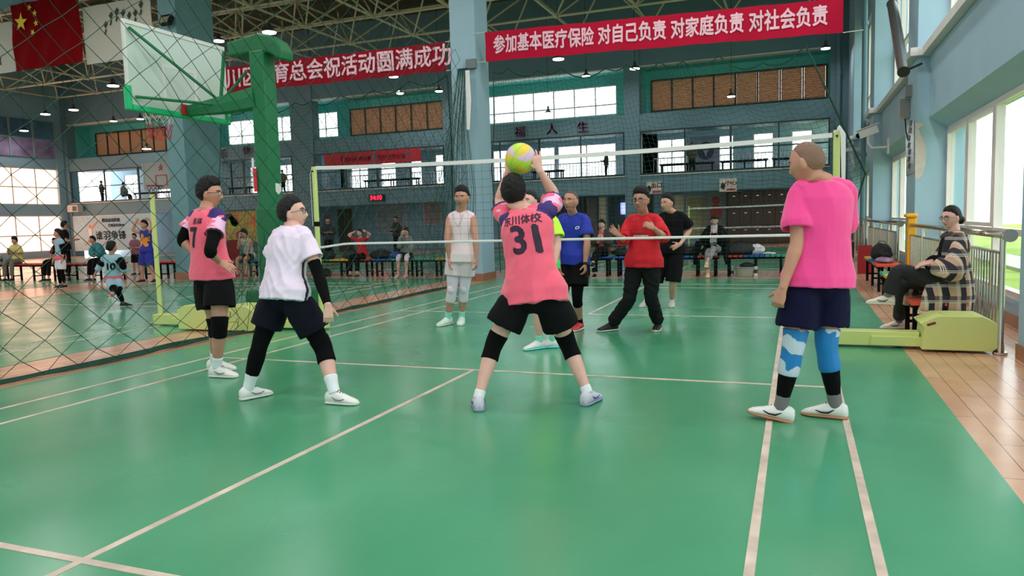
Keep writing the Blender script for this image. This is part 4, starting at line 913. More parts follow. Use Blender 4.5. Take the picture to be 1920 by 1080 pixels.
for j in range(1, 10):
    m.tube([(x, 1.975, z0(x)+(z1(x)-.045-z0(x))*j/10) for x in X[::6]], .0013, 3)
m.build('mesh', NETK, rt)
m = MB()
for x0, zt in ((3.09, 2.13),):
    m.loft([(x0-.02, 1.96, 2.10), (x0+.02, 1.94, 2.15), (x0+.055, 1.94, 2.08), (x0+.06, 1.94, 1.8), (x0+.065, 1.95, 1.35)], [(.004, .02), (.004, .024), (.004, .024), (.004, .02), (.003, .012)], V((0, 1, 0)), 8)
m.build('tape_tail', WROPE, rt)
m = MB(); m.tube([(-3.03, 1.94, 2.10), (-3.06, 1.93, 2.0), (-3.06, 1.93, 1.35)], .003, 5); m.build('tie_cord', WROPE, rt)
# ---- neighbouring net further back
rt = root('court_net', (0, 18.9, 0), 'second white taped net beyond the benches, behind the man in black', 'net')
m = MB(); m.loft([(x, 18.9, 1.62-.05*(1-(x/3.3)**2)) for x in [-.6+.39*i for i in range(11)]], [(.008, .028)]*11, V((0, 1, 0)), 6); m.build('top_tape', WROPE, rt)
m = MB(); m.loft([(x, 18.9, .92) for x in [-.6+.39*i for i in range(11)]], [(.008, .028)]*11, V((0, 1, 0)), 6); m.build('bottom_tape', WROPE, rt)
for x in (-.6, 3.3): m = MB(); m.loft([(x, 18.9, 0), (x, 18.9, 1.65)], .03, None, 8); m.build('post', LIME, rt)
# ---- basketball stands
HG = mat('basketball_green_enamel', (8, 112, 66), .45); HP = mat('green_vinyl_padding', (8, 104, 60), .5, bump=.1, bscale=6); BOARD = mat('frosted_backboard', (202, 216, 208), .2); HW = mat('white_board_frame', (226, 226, 222), .4)
r = root('basketball_stand', (-4.2, 2.5, 0), 'green basketball stand seen from behind its backboard, nearest stand on the left', 'basketball stand')
m = MB(); m.bb(-4.26, -3.95, 2.28, 2.60, 0, 1.62); m.build('post_padding', HP, r, bevel=.03)
m = MB(); m.bb(-4.23, -4.0, 2.31, 2.57, 1.55, 3.74); m.build('post', HG, r, bevel=.02)
m = MB(); m.prism([(-4.60, 3.70), (-4.62, 3.90), (-4.1, 3.97), (-3.92, 3.93), (-3.78, 3.84), (-3.70, 3.70), (-3.72, 3.58), (-3.80, 3.60), (-3.90, 3.68), (-4.1, 3.72)], 2.33, 2.60, 'xz'); m.build('upper_arm', HP, r, bevel=.03)
m = MB(); m.loft([(-4.2, 2.42, 3.12), (-4.7, 2.34, 3.06), (-5.22, 2.2, 3.0)], [(.14, .16), (.10, .13), (.06, .075)], V((0, 1, 0)), 8, sq=.5); m.build('lower_arm', HG, r)
m = MB(); m.bb(-5.26, -5.22, 2.1, 2.3, 2.94, 3.08); m.build('arm_plate', mat('red_plate', (190, 40, 40), .5), r)
for nm, a, b, w in (('brace', (-4.72, 2.40, 3.80), (-4.80, 2.36, 3.10), .025), ('brace', (-4.78, 2.36, 3.10), (-5.27, 1.32, 3.95), .02), ('brace', (-4.78, 2.30, 3.06), (-5.27, 1.35, 3.08), .02), ('brace', (-4.4, 2.45, 3.5), (-4.75, 2.40, 3.18), .02), ('brace', (-4.80, 2.42, 3.10), (-5.27, 2.98, 3.15), .02)):
    m = MB(); m.loft([a, b], w, None, 8); m.build(nm, HG, r)
bd = MB(); bd.bb(-5.315, -5.30, 1.27, 3.03, 2.97, 4.02); bo = bd.build('backboard', BOARD, r)
m = MB(); 
for a in ((1.25, 1.28, 2.95, 4.05), (3.02, 3.05, 2.95, 4.05), (1.28, 3.02, 4.0, 4.05)): m.bb(-5.325, -5.285, a[0], a[1], a[2], a[3])
m.build('board_frame', HW, bo)
m = MB(); m.bb(-5.34, -5.26, 1.30, 3.0, 2.90, 2.98); m.bb(-5.34, -5.26, 1.22, 1.30, 2.9, 3.22); m.bb(-5.34, -5.26, 3.0, 3.08, 2.9, 3.22); m.build('edge_padding', mat('bright_green_pad', (20, 186, 120), .5), bo, bevel=.02)
m = MB()
for a in ((1.84, 1.89, 3.1, 3.6), (2.41, 2.46, 3.1, 3.6), (1.89, 2.41, 3.55, 3.6), (1.89, 2.41, 3.1, 3.15)): m.bb(-5.299, -5.296, a[0], a[1], a[2], a[3])
m.build('target_square', HW, bo)
rc = V((-5.72, 2.15, 3.06)); m = MB(); m.tube([rc+V((.225*math.cos(a), .225*math.sin(a), 0)) for a in [2*PI*j/28 for j in range(28)]], .010, 6, closed=True); m.bar(rc+V((.22, -.06, 0)), (-5.33, 2.09, 3.06), .02); m.bar(rc+V((.22, .06, 0)), (-5.33, 2.21, 3.06), .02); rim = m.build('rim', mat('orange_rim', (214, 70, 40), .4), r)
def hoop_net(rc, parent, R0, H, mts, n=12, rr=.0045):
    m = MB()
    for j in range(n):
        for q in (-1, 1):
            pts = []
            for k in range(9):
                t = k/8; a = 2*PI*(j+q*t*2.5)/n; rad = R0*(1-.42*t**.8); pts.append(rc+V((rad*math.cos(a), rad*math.sin(a), -H*t)))
            m.tube(pts[:5], rr, 4); m.mi = 1; m.tube(pts[4:], rr, 4); m.mi = 0
    m.build('net', mts, parent)
hoop_net(rc, rim, .225, .42, [WROPE, mat('red_net_cord', (206, 40, 60), .7)])
m = MB(); m.bb(-4.9, -3.95, 2.72, 3.4, .03, .42); m.build('weight_box', HP, r, bevel=.03)
# the number decal on the post and its small shield
m = MB(); m.bb(-4.27, -4.24, 2.290, 2.308, 1.90, 2.30); m.mi = 1; m.bb(-4.25, -4.20, 2.285, 2.300, 1.84, 2.16); m.build('decal', [mat('decal_white', (236, 236, 232), .5), mat('decal_red', (216, 40, 50), .5)], r)
m = MB(); m.prism([(2.42, 1.95), (2.54, 1.95), (2.54, 1.84), (2.48, 1.79), (2.42, 1.84)], -3.999, -3.993, 'yz'); m.build('shield_badge', HW, r)
# far basketball stand facing the camera
r = root('basketball_stand', (-18.8, 15.6, 0), 'farther basketball stand facing the camera, its white backboard in front of the left column', 'basketball stand')
m = MB(); m.bb(-19.75, -17.95, 14.8, 14.85, 2.86, 3.84); bo = m.build('backboard', mat('pale_backboard', (196, 190, 184), .4), r)
m = MB()
for a in ((-19.75, -19.71, 2.86, 3.84), (-17.99, -17.95, 2.86, 3.84)): m.bb(a[0], a[1], 14.785, 14.80, a[2], a[3])
m.build('board_frame', HW, bo)
m = MB()
for a in ((-19.12, -18.63, 3.35, 3.38), (-19.15, -19.12, 2.98, 3.38), (-18.63, -18.6, 2.98, 3.38)): m.bb(a[0], a[1], 14.785, 14.80, a[2], a[3])
m.prism([(-18.87, 3.78), (-18.90, 3.68), (-18.99, 3.68), (-18.92, 3.62), (-18.95, 3.53), (-18.87, 3.59), (-18.79, 3.53), (-18.82, 3.62), (-18.75, 3.68), (-18.84, 3.68)], 14.785, 14.799, 'xz'); m.build('target_square', mat('red_marking', (190, 60, 50), .5), bo)
rc = V((-18.87, 14.4, 2.98)); m = MB(); m.tube([rc+V((.225*math.cos(a), .225*math.sin(a), 0)) for a in [2*PI*j/20 for j in range(20)]], .012, 6, closed=True); m.bar(rc+V((0, .22, 0)), (-18.87, 14.8, 2.98), .05); rim = m.build('rim', mat('orange_rim'), r); hoop_net(rc, rim, .225, .42, [NETK, mat('red_net_cord')], 8, .006)
m = MB(); m.bb(-19.0, -18.7, 14.85, 17.0, 3.1, 3.4); m.bb(-19.0, -18.7, 16.8, 17.1, 0, 3.4); m.build('post', HG, r); m = MB(); m.bb(-19.2, -18.5, 16.5, 18.2, 0, .9); m.build('weight_box', mat('red_pad', (170, 40, 40), .6), r)
m = MB(); m.bb(-17.9, -17.45, 14.7, 15.6, 2.35, 3.85); m.build('side_padding', mat('dark_pad', (34, 40, 44), .6), r); m = MB(); m.bb(-18.4, -17.3, 14.7, 14.76, 2.25, 2.85); m.mi = 1; m.bb(-18.3, -17.4, 14.68, 14.70, 2.42, 2.56); m.build('advert_panel', [mat('advert_red', (168, 46, 40), .6), mat('advert_yellow', (214, 190, 70), .6)], r)
# ---- netting
def tie(name, label, cat='netting'): return root(name, (0, 0, 0), label, cat)
def strand(m, pts, r_=.004): m.tube(pts, r_, 3)
# large meshed side net along the left of the court
SX = -3.78
def side_pt(y, h):        # h 0..1 bottom to top
    zt = 4.85+.25*math.sin(y*1.1)*0+max(0, 1.5-y)*.16; z = .03+(zt-.03)*h**1.05
    k = noise.noise(V((y*.8, h*3, 1.7)))*.10+.04*math.sin(y*2.1+h*2)
    yy = y+noise.noise(V((y*2.3, h*6, 5)))*.045; zz = z+noise.noise(V((y*2.1, h*7, 9)))*.03
    if h < .09: k -= (.09-h)*2.2*(.6+.6*noise.noise(V((y*3, 0, 2))))
    return V((SX+k, yy, max(.008, zz)))
m = MB(); du, nv, Yb, Ye = .40, 30, -4.6, 8.6; nu = int((Ye-Yb)/du); sub = 1
for q in (1, -1):
    for i in range(-nv//2-1, nu+nv//2+2):
        pts = []
        for j in range(nv+1):
            u = i+q*(j-nv/2)*.5
            if 0 <= u <= nu: pts.append(side_pt(Yb+u*du, j/nv))
            elif pts: break
        if len(pts) > 1: strand(m, pts, .0042)
o = m.build('side_netting', NETG, loc=(SX, 2, 0), fixn=False); tag(o, 'large meshed dark green side net hanging along the left edge of the court', 'netting')
m = MB()
for k in range(6):
    m.tube([(SX-.12-.10*noise.noise(V((y*.9, k*3.1, 0)))-.03*k, y, .014+.022*abs(noise.noise(V((y*2, k*1.7, 4))))) for y in [Yb+.12*i for i in range(int((Ye-Yb)/.12))]], .009, 4)
m.build('bottom_rope', NETG, o, fixn=False)
m = MB()                        # slack gathered round the basketball post
for k in range(11):
    a = V((-3.86+.02*math.sin(k), 1.55+.045*k, .95+.35*abs(math.sin(k*2.3)))); b = V((-4.05+.34*math.sin(k*1.9), 1.0+.09*k, .03)); pts = []
    for j in range(9): t = j/8; pts.append(a.lerp(b, t)+V((.10*math.sin(k*3+t*5)*math.sin(t*PI), .13*math.cos(k*2+t*4)*math.sin(t*PI), -.12*math.sin(t*PI))))
    m.tube(pts, .0036, 3)
for k in range(6):
    z = .12+.15*k; m.tube([V((-3.98+.16*math.sin(j*.9+k), 1.1+.11*j, z+.07*math.sin(j*1.1+k*1.4))) for j in range(15)], .0036, 3)
m.build('gathered_slack', NETG, o, fixn=False)
# square meshed nets across the far end
def sheet(name, label, L, Rg, T, cell, H, rr=.003, bulge=.15, m_=None, border=.012):
    """L, Rg edges top to bottom, T top line; lists of points"""
    def at(ps, t):
        t = max(0, min(1, t))*(len(ps)-1); i = min(int(t), len(ps)-2); return V(ps[i]).lerp(V(ps[i+1]), t-i)
    def f(u, v):
        l, r_ = at(L, v), at(Rg, v); base = l.lerp(r_, u); t = at(T, u)-V(T[0]).lerp(V(T[-1]), u)
        p = base+t*(1-v)**1.6; p.y += bulge*math.sin(u*9+v*2)*v*.6; p.z += .05*noise.noise(V((u*12, v*9, 2)))*v; p.z = max(.012, p.z); return p
    W_ = (V(T[-1])-V(T[0])).length; nu = int(W_/cell); nv = int(H/cell); m = MB()
    for i in range(nu+1): m.tube([f(i/nu, j/18) for j in range(19)], rr, 3)
    for j in range(1, nv+1): m.tube([f(i/40, j/nv) for i in range(41)], rr, 3)
    o = m.build(name, m_ or NETG, fixn=False); tag(o, label, 'netting')
    b = MB(); b.tube([f(i/60, 0) for i in range(61)], border, 4); b.build('head_rope', m_ or NETG, o, fixn=False)
    
    for q in (0, 1): b = MB(); b.tube([f(q, j/20) for j in range(21)], border*(1+.4*q), 4); b.build('edge_rope', m_ or NETG, o, fixn=False)
    return o
def scallop(pts, Y):
    out = []
    for (a, b), (c, d) in zip(pts, pts[1:]):
        s_ = abs(c-a)*.22
        for k in range(6): t = k/6; out.append(P(a+(c-a)*t, b+(d-b)*t+s_*4*t*(1-t), Y))
    out.append(P(pts[-1][0], pts[-1][1], Y)); return out
sheet('end_netting', 'fine dark netting hung in scallops across the far end, right of the big column', [P(x, y, 9.15) for x, y in ((925, 135), (926, 240), (920, 320), (932, 420), (936, 512))], [P(x, y, 9.15) for x, y in ((1510, 84), (1566, 204), (1622, 326), (1596, 410), (1574, 500))],
      scallop([(925, 135), (953, 128), (1010, 132), (1052, 128), (1136, 127), (1175, 121), (1237, 116), (1280, 115), (1348, 104), (1430, 118), (1510, 84)], 9.15), .095, 4.4)
sheet('end_netting', 'fine dark netting across the far end, left of the big column', [P(x, y, 9.45) for x, y in ((415, 205), (412, 300), (405, 400), (400, 515))], [P(x, y, 9.45) for x, y in ((838, 140), (846, 250), (850, 350), (850, 512))],
      scallop([(415, 205), (475, 198), (555, 192), (582, 190), (640, 178), (700, 168), (770, 150), (840, 140)], 9.45), .105, 4.4)
m = MB(); t0 = P(868, 128, 9.1)           # net gathered up at the big column
for k in range(30):
    e = G(838+k*3.1, 518+3*math.sin(k)); e.z = .02; e.y = min(e.y, 9.22); c = t0.lerp(e, .5)+V((-.12+.01*k, 0, -.3)); m.tube([t0+V((-.12+.008*k, 0, .0)), t0.lerp(c, .5)+V((-.03, 0, 0)), c, c.lerp(e, .5), e], .0045, 3)
for j in range(1, 34):
    t = j/34; w = .05+.17*t; c = t0.lerp(P(872, 515, 9.1), t); m.tube([V((c.x+w*(i/6-.5)*2*.8, c.y+.02*math.sin(i*2+j), c.z+.03*math.cos(i*1.7+j))) for i in range(7)], .003, 3)
o = m.build('gathered_netting', NETG, fixn=False); tag(o, 'netting gathered into a hanging bundle against the big blue column', 'netting')
m = MB(); a = P(876, 132, 9.05); b = P(878, 243, 9.05); m.loft([a, a.lerp(b, .5)+V((.02, 0, 0)), b], [(.05, .012), (.06, .015), (.04, .012)], V((1, 0, 0)), 8); m.build('painted_net_glint', WROPE, o)  # pale strip stands in for light caught on the gathered netting
m = MB(); a = P(884, 120, 9.25); m.box(a, (.22, .12, .20)); m.build('bracket', mat('grey_steel_bracket', (110, 120, 124), .5), o)
# ---- red banners
BRED = mat('red_banner_cloth', (182, 12, 50), .8, spec=.2, bump=.05, bscale=10); BRED2 = mat('dark_red_banner_cloth', (146, 8, 32), .85, spec=.2, bump=.05, bscale=10); BTXT = mat('faded_white_lettering', (238, 190, 204), .7)
def banner(x0, x1, y, zt0, zt1, h, txt, size, sx, tx, m_, label, wave=.03, dz=0., amp=1.):
    n = 60; m = MB(); vs = []; W_ = lambda t, s: y+wave*math.sin(t*23+s*2)*(.4+.6*s)+.015*math.sin(t*61+s*5)
    for j in range(7):
        for i in range(n+1): t = i/n; s = j/6; vs.append((x0+(x1-x0)*t, W_(t, s), zt0+(zt1-zt0)*t-h*s+.0*s))
    K = len(vs); vs += [(a, b+.008, c) for a, b, c in vs]; fs = []
    for j in range(6):
        for i in range(n): a = j*(n+1)+i; fs += [(a, a+n+1, a+n+2, a+1), (K+a, K+a+1, K+a+n+2, K+a+n+1)]
    m.add(vs, fs); o = m.build('banner', m_, fixn=False, smooth=True); tag(o, label, 'banner')
    if txt:
        v2, f2 = text_verts(txt, size, .011); bm = MB(); c = V(((x0+x1)/2+tx, 0, 0)); sl = (zt1-zt0)/(x1-x0)
        out = []
        for p in v2:
            X_ = c.x+p.x*sx; t = (X_-x0)/(x1-x0); Z_ = zt0+(zt1-zt0)*t-h/2+dz+p.y; s = (zt0+(zt1-zt0)*t-Z_)/h; out.append((X_, W_(t, s)-.02, Z_))
        bm.add(out, f2); bm.build('lettering', BTXT, o, fixn=False)
    c_ = MB()
    for X_, Z_, q in ((x0, zt0, -1), (x1, zt1, 1), (x0, zt0-h, -1), (x1, zt1-h, 1)): c_.tube([(X_, y, Z_), (X_+q*.35, y+.1, Z_+.03)], .008, 4)
    c_.build('tie_cord', WROPE, o); return o
banner(-3.62, 3.50, 9.2, 5.43, 5.22, .62, '参加基本医疗保险 对自己负责 对家庭负责 对社会负责', .40, .70, -.03, BRED, 'bright red banner with pale lettering strung between the big column and the right wall')
banner(-11.9, -4.62, 9.3, 5.42, 5.36, .63, '东川区体育总会祝活动圆满成功', .50, .97, .40, BRED2, 'darker red banner with pale lettering, partly behind the basketball stand')
# small things high on the left: flag and white banners
FL = mat('flag_red', (126, 2, 10), .9, spec=.1, bump=.04, bscale=5); FY = mat('flag_yellow', (244, 206, 50), .7); WB = mat('greyish_white_banner', (196, 190, 178), .8)
def hang(name, x0, x1, y, z0, z1, m_, label, cat, wave=.03):
    n = 24; m = MB(); vs = [(x0+(x1-x0)*i/n, y+wave*math.sin(i*.9+j), z1-(z1-z0)*j/8) for j in range(9) for i in range(n+1)]; K = len(vs); vs += [(a, b+.01, c) for a, b, c in vs]; fs = []
    for j in range(8):
        for i in range(n): a = j*(n+1)+i; fs += [(a, a+n+1, a+n+2, a+1), (K+a, K+a+1, K+a+n+2, K+a+n+1)]
    m.add(vs, fs); o = m.build(name, m_, fixn=False, smooth=True); return tag(o, label, cat)
fo = hang('flag', -18.72, -15.98, 9.55, 6.14, 8.02, FL, 'red flag with one large and four small yellow stars hanging high on the left', 'flag')
m = MB()
def star(cx, cz, rr, rot):
    m.prism([(cx+(rr if k % 2 == 0 else rr*.4)*math.sin(rot+k*PI/5), cz+(rr if k % 2 == 0 else rr*.4)*math.cos(rot+k*PI/5)) for k in range(10)], 9.50, 9.505, 'xz')
star(-18.27, 7.48, .27, .1)
for cx, cz, ro in ((-17.88, 7.84, .3), (-17.68, 7.66, .1), (-17.66, 7.38, -.1), (-17.82, 7.14, .5)): star(cx, cz, .10, ro)
m.build('stars', FY, fo)
wb = hang('banner', -21.9, -18.80, 9.62, 6.16, 7.60, WB, 'greyish white banner with an orange star left of the red flag', 'banner', .01)
m = MB(); m.prism([(-20.0+(.42 if k % 2 == 0 else .17)*math.sin(k*PI/5), 7.05+(.42 if k % 2 == 0 else .17)*math.cos(k*PI/5)) for k in range(10)], 9.59, 9.598, 'xz'); m.build('star_emblem', mat('orange_print', (226, 130, 60), .7), wb)
m = MB(); lettering(m, '体育馆', (-19.75, 9.598, 6.50), (1, 0, 0), (0, 0, 1), .26, .004); m.build('lettering', mat('dark_print', (60, 56, 54), .7), wb, fixn=False)
wb = hang('banner', -15.95, -13.45, 9.62, 6.06, 7.62, WB, 'greyish white banner with small dark figures between the flag and the column', 'banner', .01)
m = MB()
for k in range(7):
    x = -15.1+.22*k; z = 6.95+.18*math.sin(k)+.07*k; m.prism([(x, z), (x+.08, z+.12), (x+.03, z+.2), (x-.07, z+.1)], 9.59, 9.598, 'xz'); m.prism([(x, z), (x-.06, z-.16), (x-.02, z-.16), (x+.03, z-.05)], 9.59, 9.598, 'xz')
m.build('print', mat('dark_print'), wb)
# ---- ceiling lamps
def lamp(loc, label, w, light=True, zr=11.2):
    r = root('high_bay_lamp', loc, label, 'lamp', 'hanging high bay lamps'); x, y, z = loc
    m = MB(); m.loft([(x, y, z+.03), (x, y, z+.07), (x, y, z+.13), (x, y, z+.16)], [w, w*.95, w*.5, w*.3], None, 20); m.build('reflector', mat('lamp_dark_housing', (60, 62, 58), .5), r, smooth=False)
    m = MB(); m.loft([(x, y, z+.16), (x, y, z+.30)], [w*.35, w*.28], None, 12); m.build('ballast', mat('lamp_dark_housing'), r)
    m = MB(); m.loft([(x, y, z+.0), (x, y, z+.03)], [w*.93, w*.98], None, 20); m.build('diffuser', mat('lamp_glow', (255, 252, 244), .5, emit=6.), r)
    m = MB(); m.tube([(x, y, z+.3), (x, y, zr)], .008, 4); m.build('cord', NETK, r)
    if light:
        d = bpy.data.lights.new('lamp_light', 'AREA'); d.shape = 'DISK'; d.size = w*2; d.energy = LAMP_W*(.22 if y > 12 else 1); d.color = (1, .96, .93); o = bpy.data.objects.new('lamp_light', d); S.collection.objects.link(o); o.parent = r; o.location = (0, 0, -.02)
    return r
LL = [(410, 78, 20), (505, 62, 25), (85, 215, 16), (138, 207, 16), (45, 246, 14), (212, 162, 20), (213, 228, 12), (263, 224, 12), (275, 280, 15), (738, 145, 17), (750, 176, 14), (823, 172, 14), (1047, 112, 21), (1099, 144, 15), (1028, 213, 12), (1190, 130, 18), (1371, 182, 14), (1548, 92, 16)]
LN = ['high above the green basketball stand, left lamp', 'directly above the green basketball post', 'by the far left corner, lower than its neighbour', 'by the far left corner, nearer the column', 'at the left edge in front of the purple mural', 'under the roof frame left of the backboard', 'over the left blinds, hanging left', 'over the left blinds, hanging right', 'low in front of the blinds above the far backboard', 'just under the darker red banner', 'over the blinds below the darker red banner', 'at the right end under the darker red banner', 'just under the bright banner near the column', 'over the bright upper window right of the column', 'low in front of the bright upper window', 'under the bright banner over the slim far column', 'low in front of the right hand blinds', 'at the right end under the bright banner']
for (x, y, w_), n_ in zip(LL, LN):
    D = .42*FPX/w_; v = ray(x, y); p = CAMLOC+v*D
    if p.y > 24 or p.x < -36.5 or p.z > 8.6: D *= min((24+6)/(p.y+6) if p.y > 24 else 1, (36.5+2.7)/(2.7-p.x) if p.x < -36.5 else 1, (8.6-1.3)/(p.z-1.3) if p.z > 8.6 else 1); p = CAMLOC+v*D
    lamp(p, 'high bay lamp '+n_, .5*w_*D/FPX*1.05)
k = 0
for x in (-30, -22, -14, -7, -1, 3.0):
    for y in (-9.5, -4.5, .5, 6):
        k += 1; lamp(V((x, y, 8.0)), 'high bay lamp over the near courts, above the frame', .24)
# ============================================================ details on the walls
PURP = mat('faded_purple_characters', (158, 72, 130), .6)
m0 = [('乐', 418, 290), ('体', 463, 284), ('福', 975, 249), ('人', 1035, 243), ('生', 1093, 240)]
for t, x, y in m0:
    c = P(x, y, 25.98); m = MB(); lettering(m, t, c, (1, 0, 0), (0, 0, 1), .52, .012, 1.05); o = m.build('wall_character', PURP, fixn=False, loc=c)
    tag(o, {'乐': 'purple wall character farthest left, behind the green basketball post', '体': 'purple wall character right beside the green basketball post', '福': 'purple wall character behind the ball', '人': 'simple two stroke purple wall character, middle of the three', '生': 'purple wall character nearest the slim far column'}[t], 'character')
# red cloth strips on the gallery rail
for k, (a, b) in enumerate(((607, 638), (640, 698), (703, 762), (765, 787))):
    p, q = P(a, 292-k*4, 25.9), P(b, 290-k*4, 25.9); m = MB(); m.bb(p.x, q.x, 25.965, 25.988, 4.32, 4.96); o = m.build('cloth_strip', mat('red_cloth_strip', (206, 30, 56), .75, bump=.1))
    tag(o, 'red cloth strip on the gallery railing, '+['leftmost of four', 'second from the left', 'third from the left', 'narrow one at the right'][k], 'cloth', 'red cloth strips on the gallery railing'); m = MB()
    if k in (1, 2): lettering(m, '热烈祝贺比赛', ((p.x+q.x)/2, 25.962, 4.6), (1, 0, 0), (0, 0, 1), .26, .004); m.build('lettering', mat('dark_red_lettering', (150, 12, 34), .7), o, fixn=False)
# scoreboard clock
c = P(706, 371, 25.95); m = MB(); m.bb(c.x-.42, c.x+.42, 25.90, 26.04, c.z-.17, c.z+.17); o = m.build('digital_clock', mat('black_case', (14, 10, 12), .5)); tag(o, 'small digital clock with glowing red digits under the gallery', 'clock')
m = MB(); lettering(m, '54:10', (c.x, 25.895, c.z), (1, 0, 0), (0, 0, 1), .30, .008); m.build('digits', mat('red_led_digits', (255, 30, 60), .5, emit=4.), o, fixn=False)
def board(name, x0, x1, y, z0, z1, m_, label, cat, fm=None, d=.04):
    m = MB(); y -= .01; m.bb(x0, x1, y-d, y, z0, z1); o = m.build(name, m_); tag(o, label, cat)
    if fm:
        f = MB()
        for q in ((x0-.04, x0, z0-.04, z1+.04), (x1, x1+.04, z0-.04, z1+.04), (x0, x1, z0-.04, z0), (x0, x1, z1, z1+.04)): f.bb(q[0], q[1], y-d-.01, y, q[2], q[3])
        f.build('frame', fm, o)
    return o
KB = mat('dark_olive_door', (86, 78, 58), .6)
o = board('door', -21.35, -20.42, 29.5, 0, 2.28, KB, 'plain dark olive door in the far wall behind the left net post', 'door'); m = MB(); m.ell((-20.5, 29.43, 1.05), .05); m.build('handle', CHROME, o)
board('notice_board', -18.8, -17.0, 29.5, .9, 2.5, mat('speckled_notice', (176, 176, 186), .6, var=.35, vscale=6), 'wide pale notice board covered in small print on the far wall', 'notice board', CREAM)
board('notice_board', -15.9, -14.9, 29.5, 1.3, 2.5, mat('pink_notice', (196, 150, 160), .6, var=.3, vscale=7), 'small pinkish notice board with a dark shelf near the big column', 'notice board', CREAM)
m = MB(); rnd = random.Random(5)
base = board('wall_mural', -28.0, -21.9, 26.3, 0.6, 2.3, mat('mural_mustard', (176, 150, 70), .6, var=.35, vscale=1.5), 'mustard and orange graffiti mural behind the seated man, left of the green post', 'mural')
for k in range(16):
    x = -27.8+rnd.random()*5.6; z = .8+rnd.random()*1.3; rr = .12+rnd.random()*.3; m.mi = k % 4; n = 9
    m.prism([(x+rr*math.cos(2*PI*j/n)*(.7+.5*rnd.random()), z+min(rr, 2.2-z, z-.65)*math.sin(2*PI*j/n)) for j in range(n)], 26.245, 26.258-.0005*k, 'xz')
m.build('print', [mat('mural_orange', (206, 110, 60), .6), mat('mural_dark', (54, 50, 44), .6), mat('mural_lime', (170, 180, 70), .6), mat('mural_plum', (110, 60, 80), .6)], base)
# display wall and lockers in the right hand part
board('display_panel', -8.5, -7.0, 29.5, .1, 2.35, mat('dark_poster', (54, 50, 72), .5, var=.5, vscale=2.5), 'dark poster panel behind the man in blue', 'poster', DKGREEN)
board('display_panel', -6.95, -6.4, 29.5, .1, 2.35, mat('grey_poster', (120, 110, 112), .5, var=.4, vscale=3), 'narrow grey poster panel beside a bright doorway strip', 'poster', DKGREEN)
m = MB(); m.bb(-6.3, -5.95, 29.42, 29.49, .3, 2.35); tag(m.build('painted_daylight_strip', mat('painted_daylight_cream', (240, 226, 196), .6)), 'narrow daylit glass strip between the poster panels', 'doorway')  # daylight here is only the cream colour of an opaque slab
board('display_panel', -5.8, -3.7, 29.5, .1, 2.35, mat('teal_dark_panel', (40, 66, 68), .5), 'dark teal entrance opening beside the bright strip', 'entrance', DKGREEN)
m = MB(); m.bb(-5.2, -4.85, 29.30, 29.4, 1.5, 2.05); tag(m.build('wall_screen', mat('blue_white_screen', (150, 160, 255), .4, emit=2.0)), 'small glowing bluish screen in the dark entrance', 'screen')
m = MB(); m.bb(-7.3, -6.3, 24.8, 25.3, 0, 1.25); tag(m.build('reception_cabinet', mat('red_brown_wood', (110, 62, 44), .5)), 'red brown cabinet behind the seated woman in the brown jacket', 'cabinet')
o = board('door', -3.2, -2.25, 29.45, 0, 2.28, mat('door_painted_light', (236, 222, 190), .5), 'cream lit doorway beside the head of the man in black', 'door', CREAM)  # light of the doorway put into its cream colour, nothing glows
board('notice_board', -2.1, -1.2, 29.5, .3, 2.2, mat('yellowed_notice', (178, 176, 130), .6, var=.2, vscale=6), 'yellowish notice board right of the cream doorway', 'notice board', CREAM)
m = MB(); m.bb(-1.15, -.25, 28.9, 29.4, 0, 2.4); o = m.build('partition_panel', mat('grey_partition', (128, 134, 138), .6)); tag(o, 'grey partition panel carrying a round red figure', 'partition')
m = MB(); m.ell((-.72, 28.88, 2.0), (.17, .03, .17)); m.ell((-.72, 28.88, 1.42), (.27, .03, .40)); m.build('red_figure', mat('red_figure_print', (178, 48, 50), .6), o)
LK = mat('dark_brown_locker', (74, 46, 36), .45, var=.12, vscale=2); rt = root('locker_bank', (1.9, 28.8, 0), 'long bank of dark brown wooden lockers along the far right wall', 'lockers')
m = MB(); m.bb(-.2, 4.4, 28.6, 29.3, 0, 2.36); m.build('carcass', LK, rt)
for i in range(9):
    for j in range(3):
        x = -.15+i*.5; z = .1+j*.75; m = MB(); m.bb(x, x+.47, 28.56, 28.6, z, z+.71); d_ = m.build('door', mat('locker_door', (86, 54, 42), .4), rt)
        m = MB(); m.bb(x+.2, x+.3, 28.54, 28.56, z+.52, z+.56); m.build('handle', CHROME, d_)
m = MB(); m.bb(3.4, 4.4, 28.50, 28.54, .68, .74); m.build('label_strip', CREAM, rt)
for (x, y, w_, h_, t, lb) in ((1365, 347, .70, .56, '小心', 'small white sign with red and black marks over the lockers'), (1226, 352, .62, .50, '出口', 'small white sign with red marks over the cream doorway')):
    c = P(x, y, 25.98); m = MB(); m.bb(c.x-w_/2, c.x+w_/2, 25.96, 26.04, c.z-h_/2, c.z+h_/2); o = m.build('wall_sign', mat('sign_cream', (216, 206, 196), .6)); tag(o, lb, 'sign')
    m = MB(); lettering(m, t, (c.x+.12, 25.955, c.z+.08), (1, 0, 0), (0, 0, 1), .24, .006); m.bb(c.x-.05, c.x+.3, 25.952, 25.957, c.z-.22, c.z-.14); m.mi = 1; m.prism([(c.x-.3, c.z-.1), (c.x-.16, c.z-.2), (c.x-.1, c.z), (c.x-.2, c.z+.12), (c.x-.28, c.z+.04)], 25.953, 25.958, 'xz'); m.build('print', [mat('sign_red', (186, 40, 46), .6), mat('sign_black', (34, 30, 32), .6)], o)
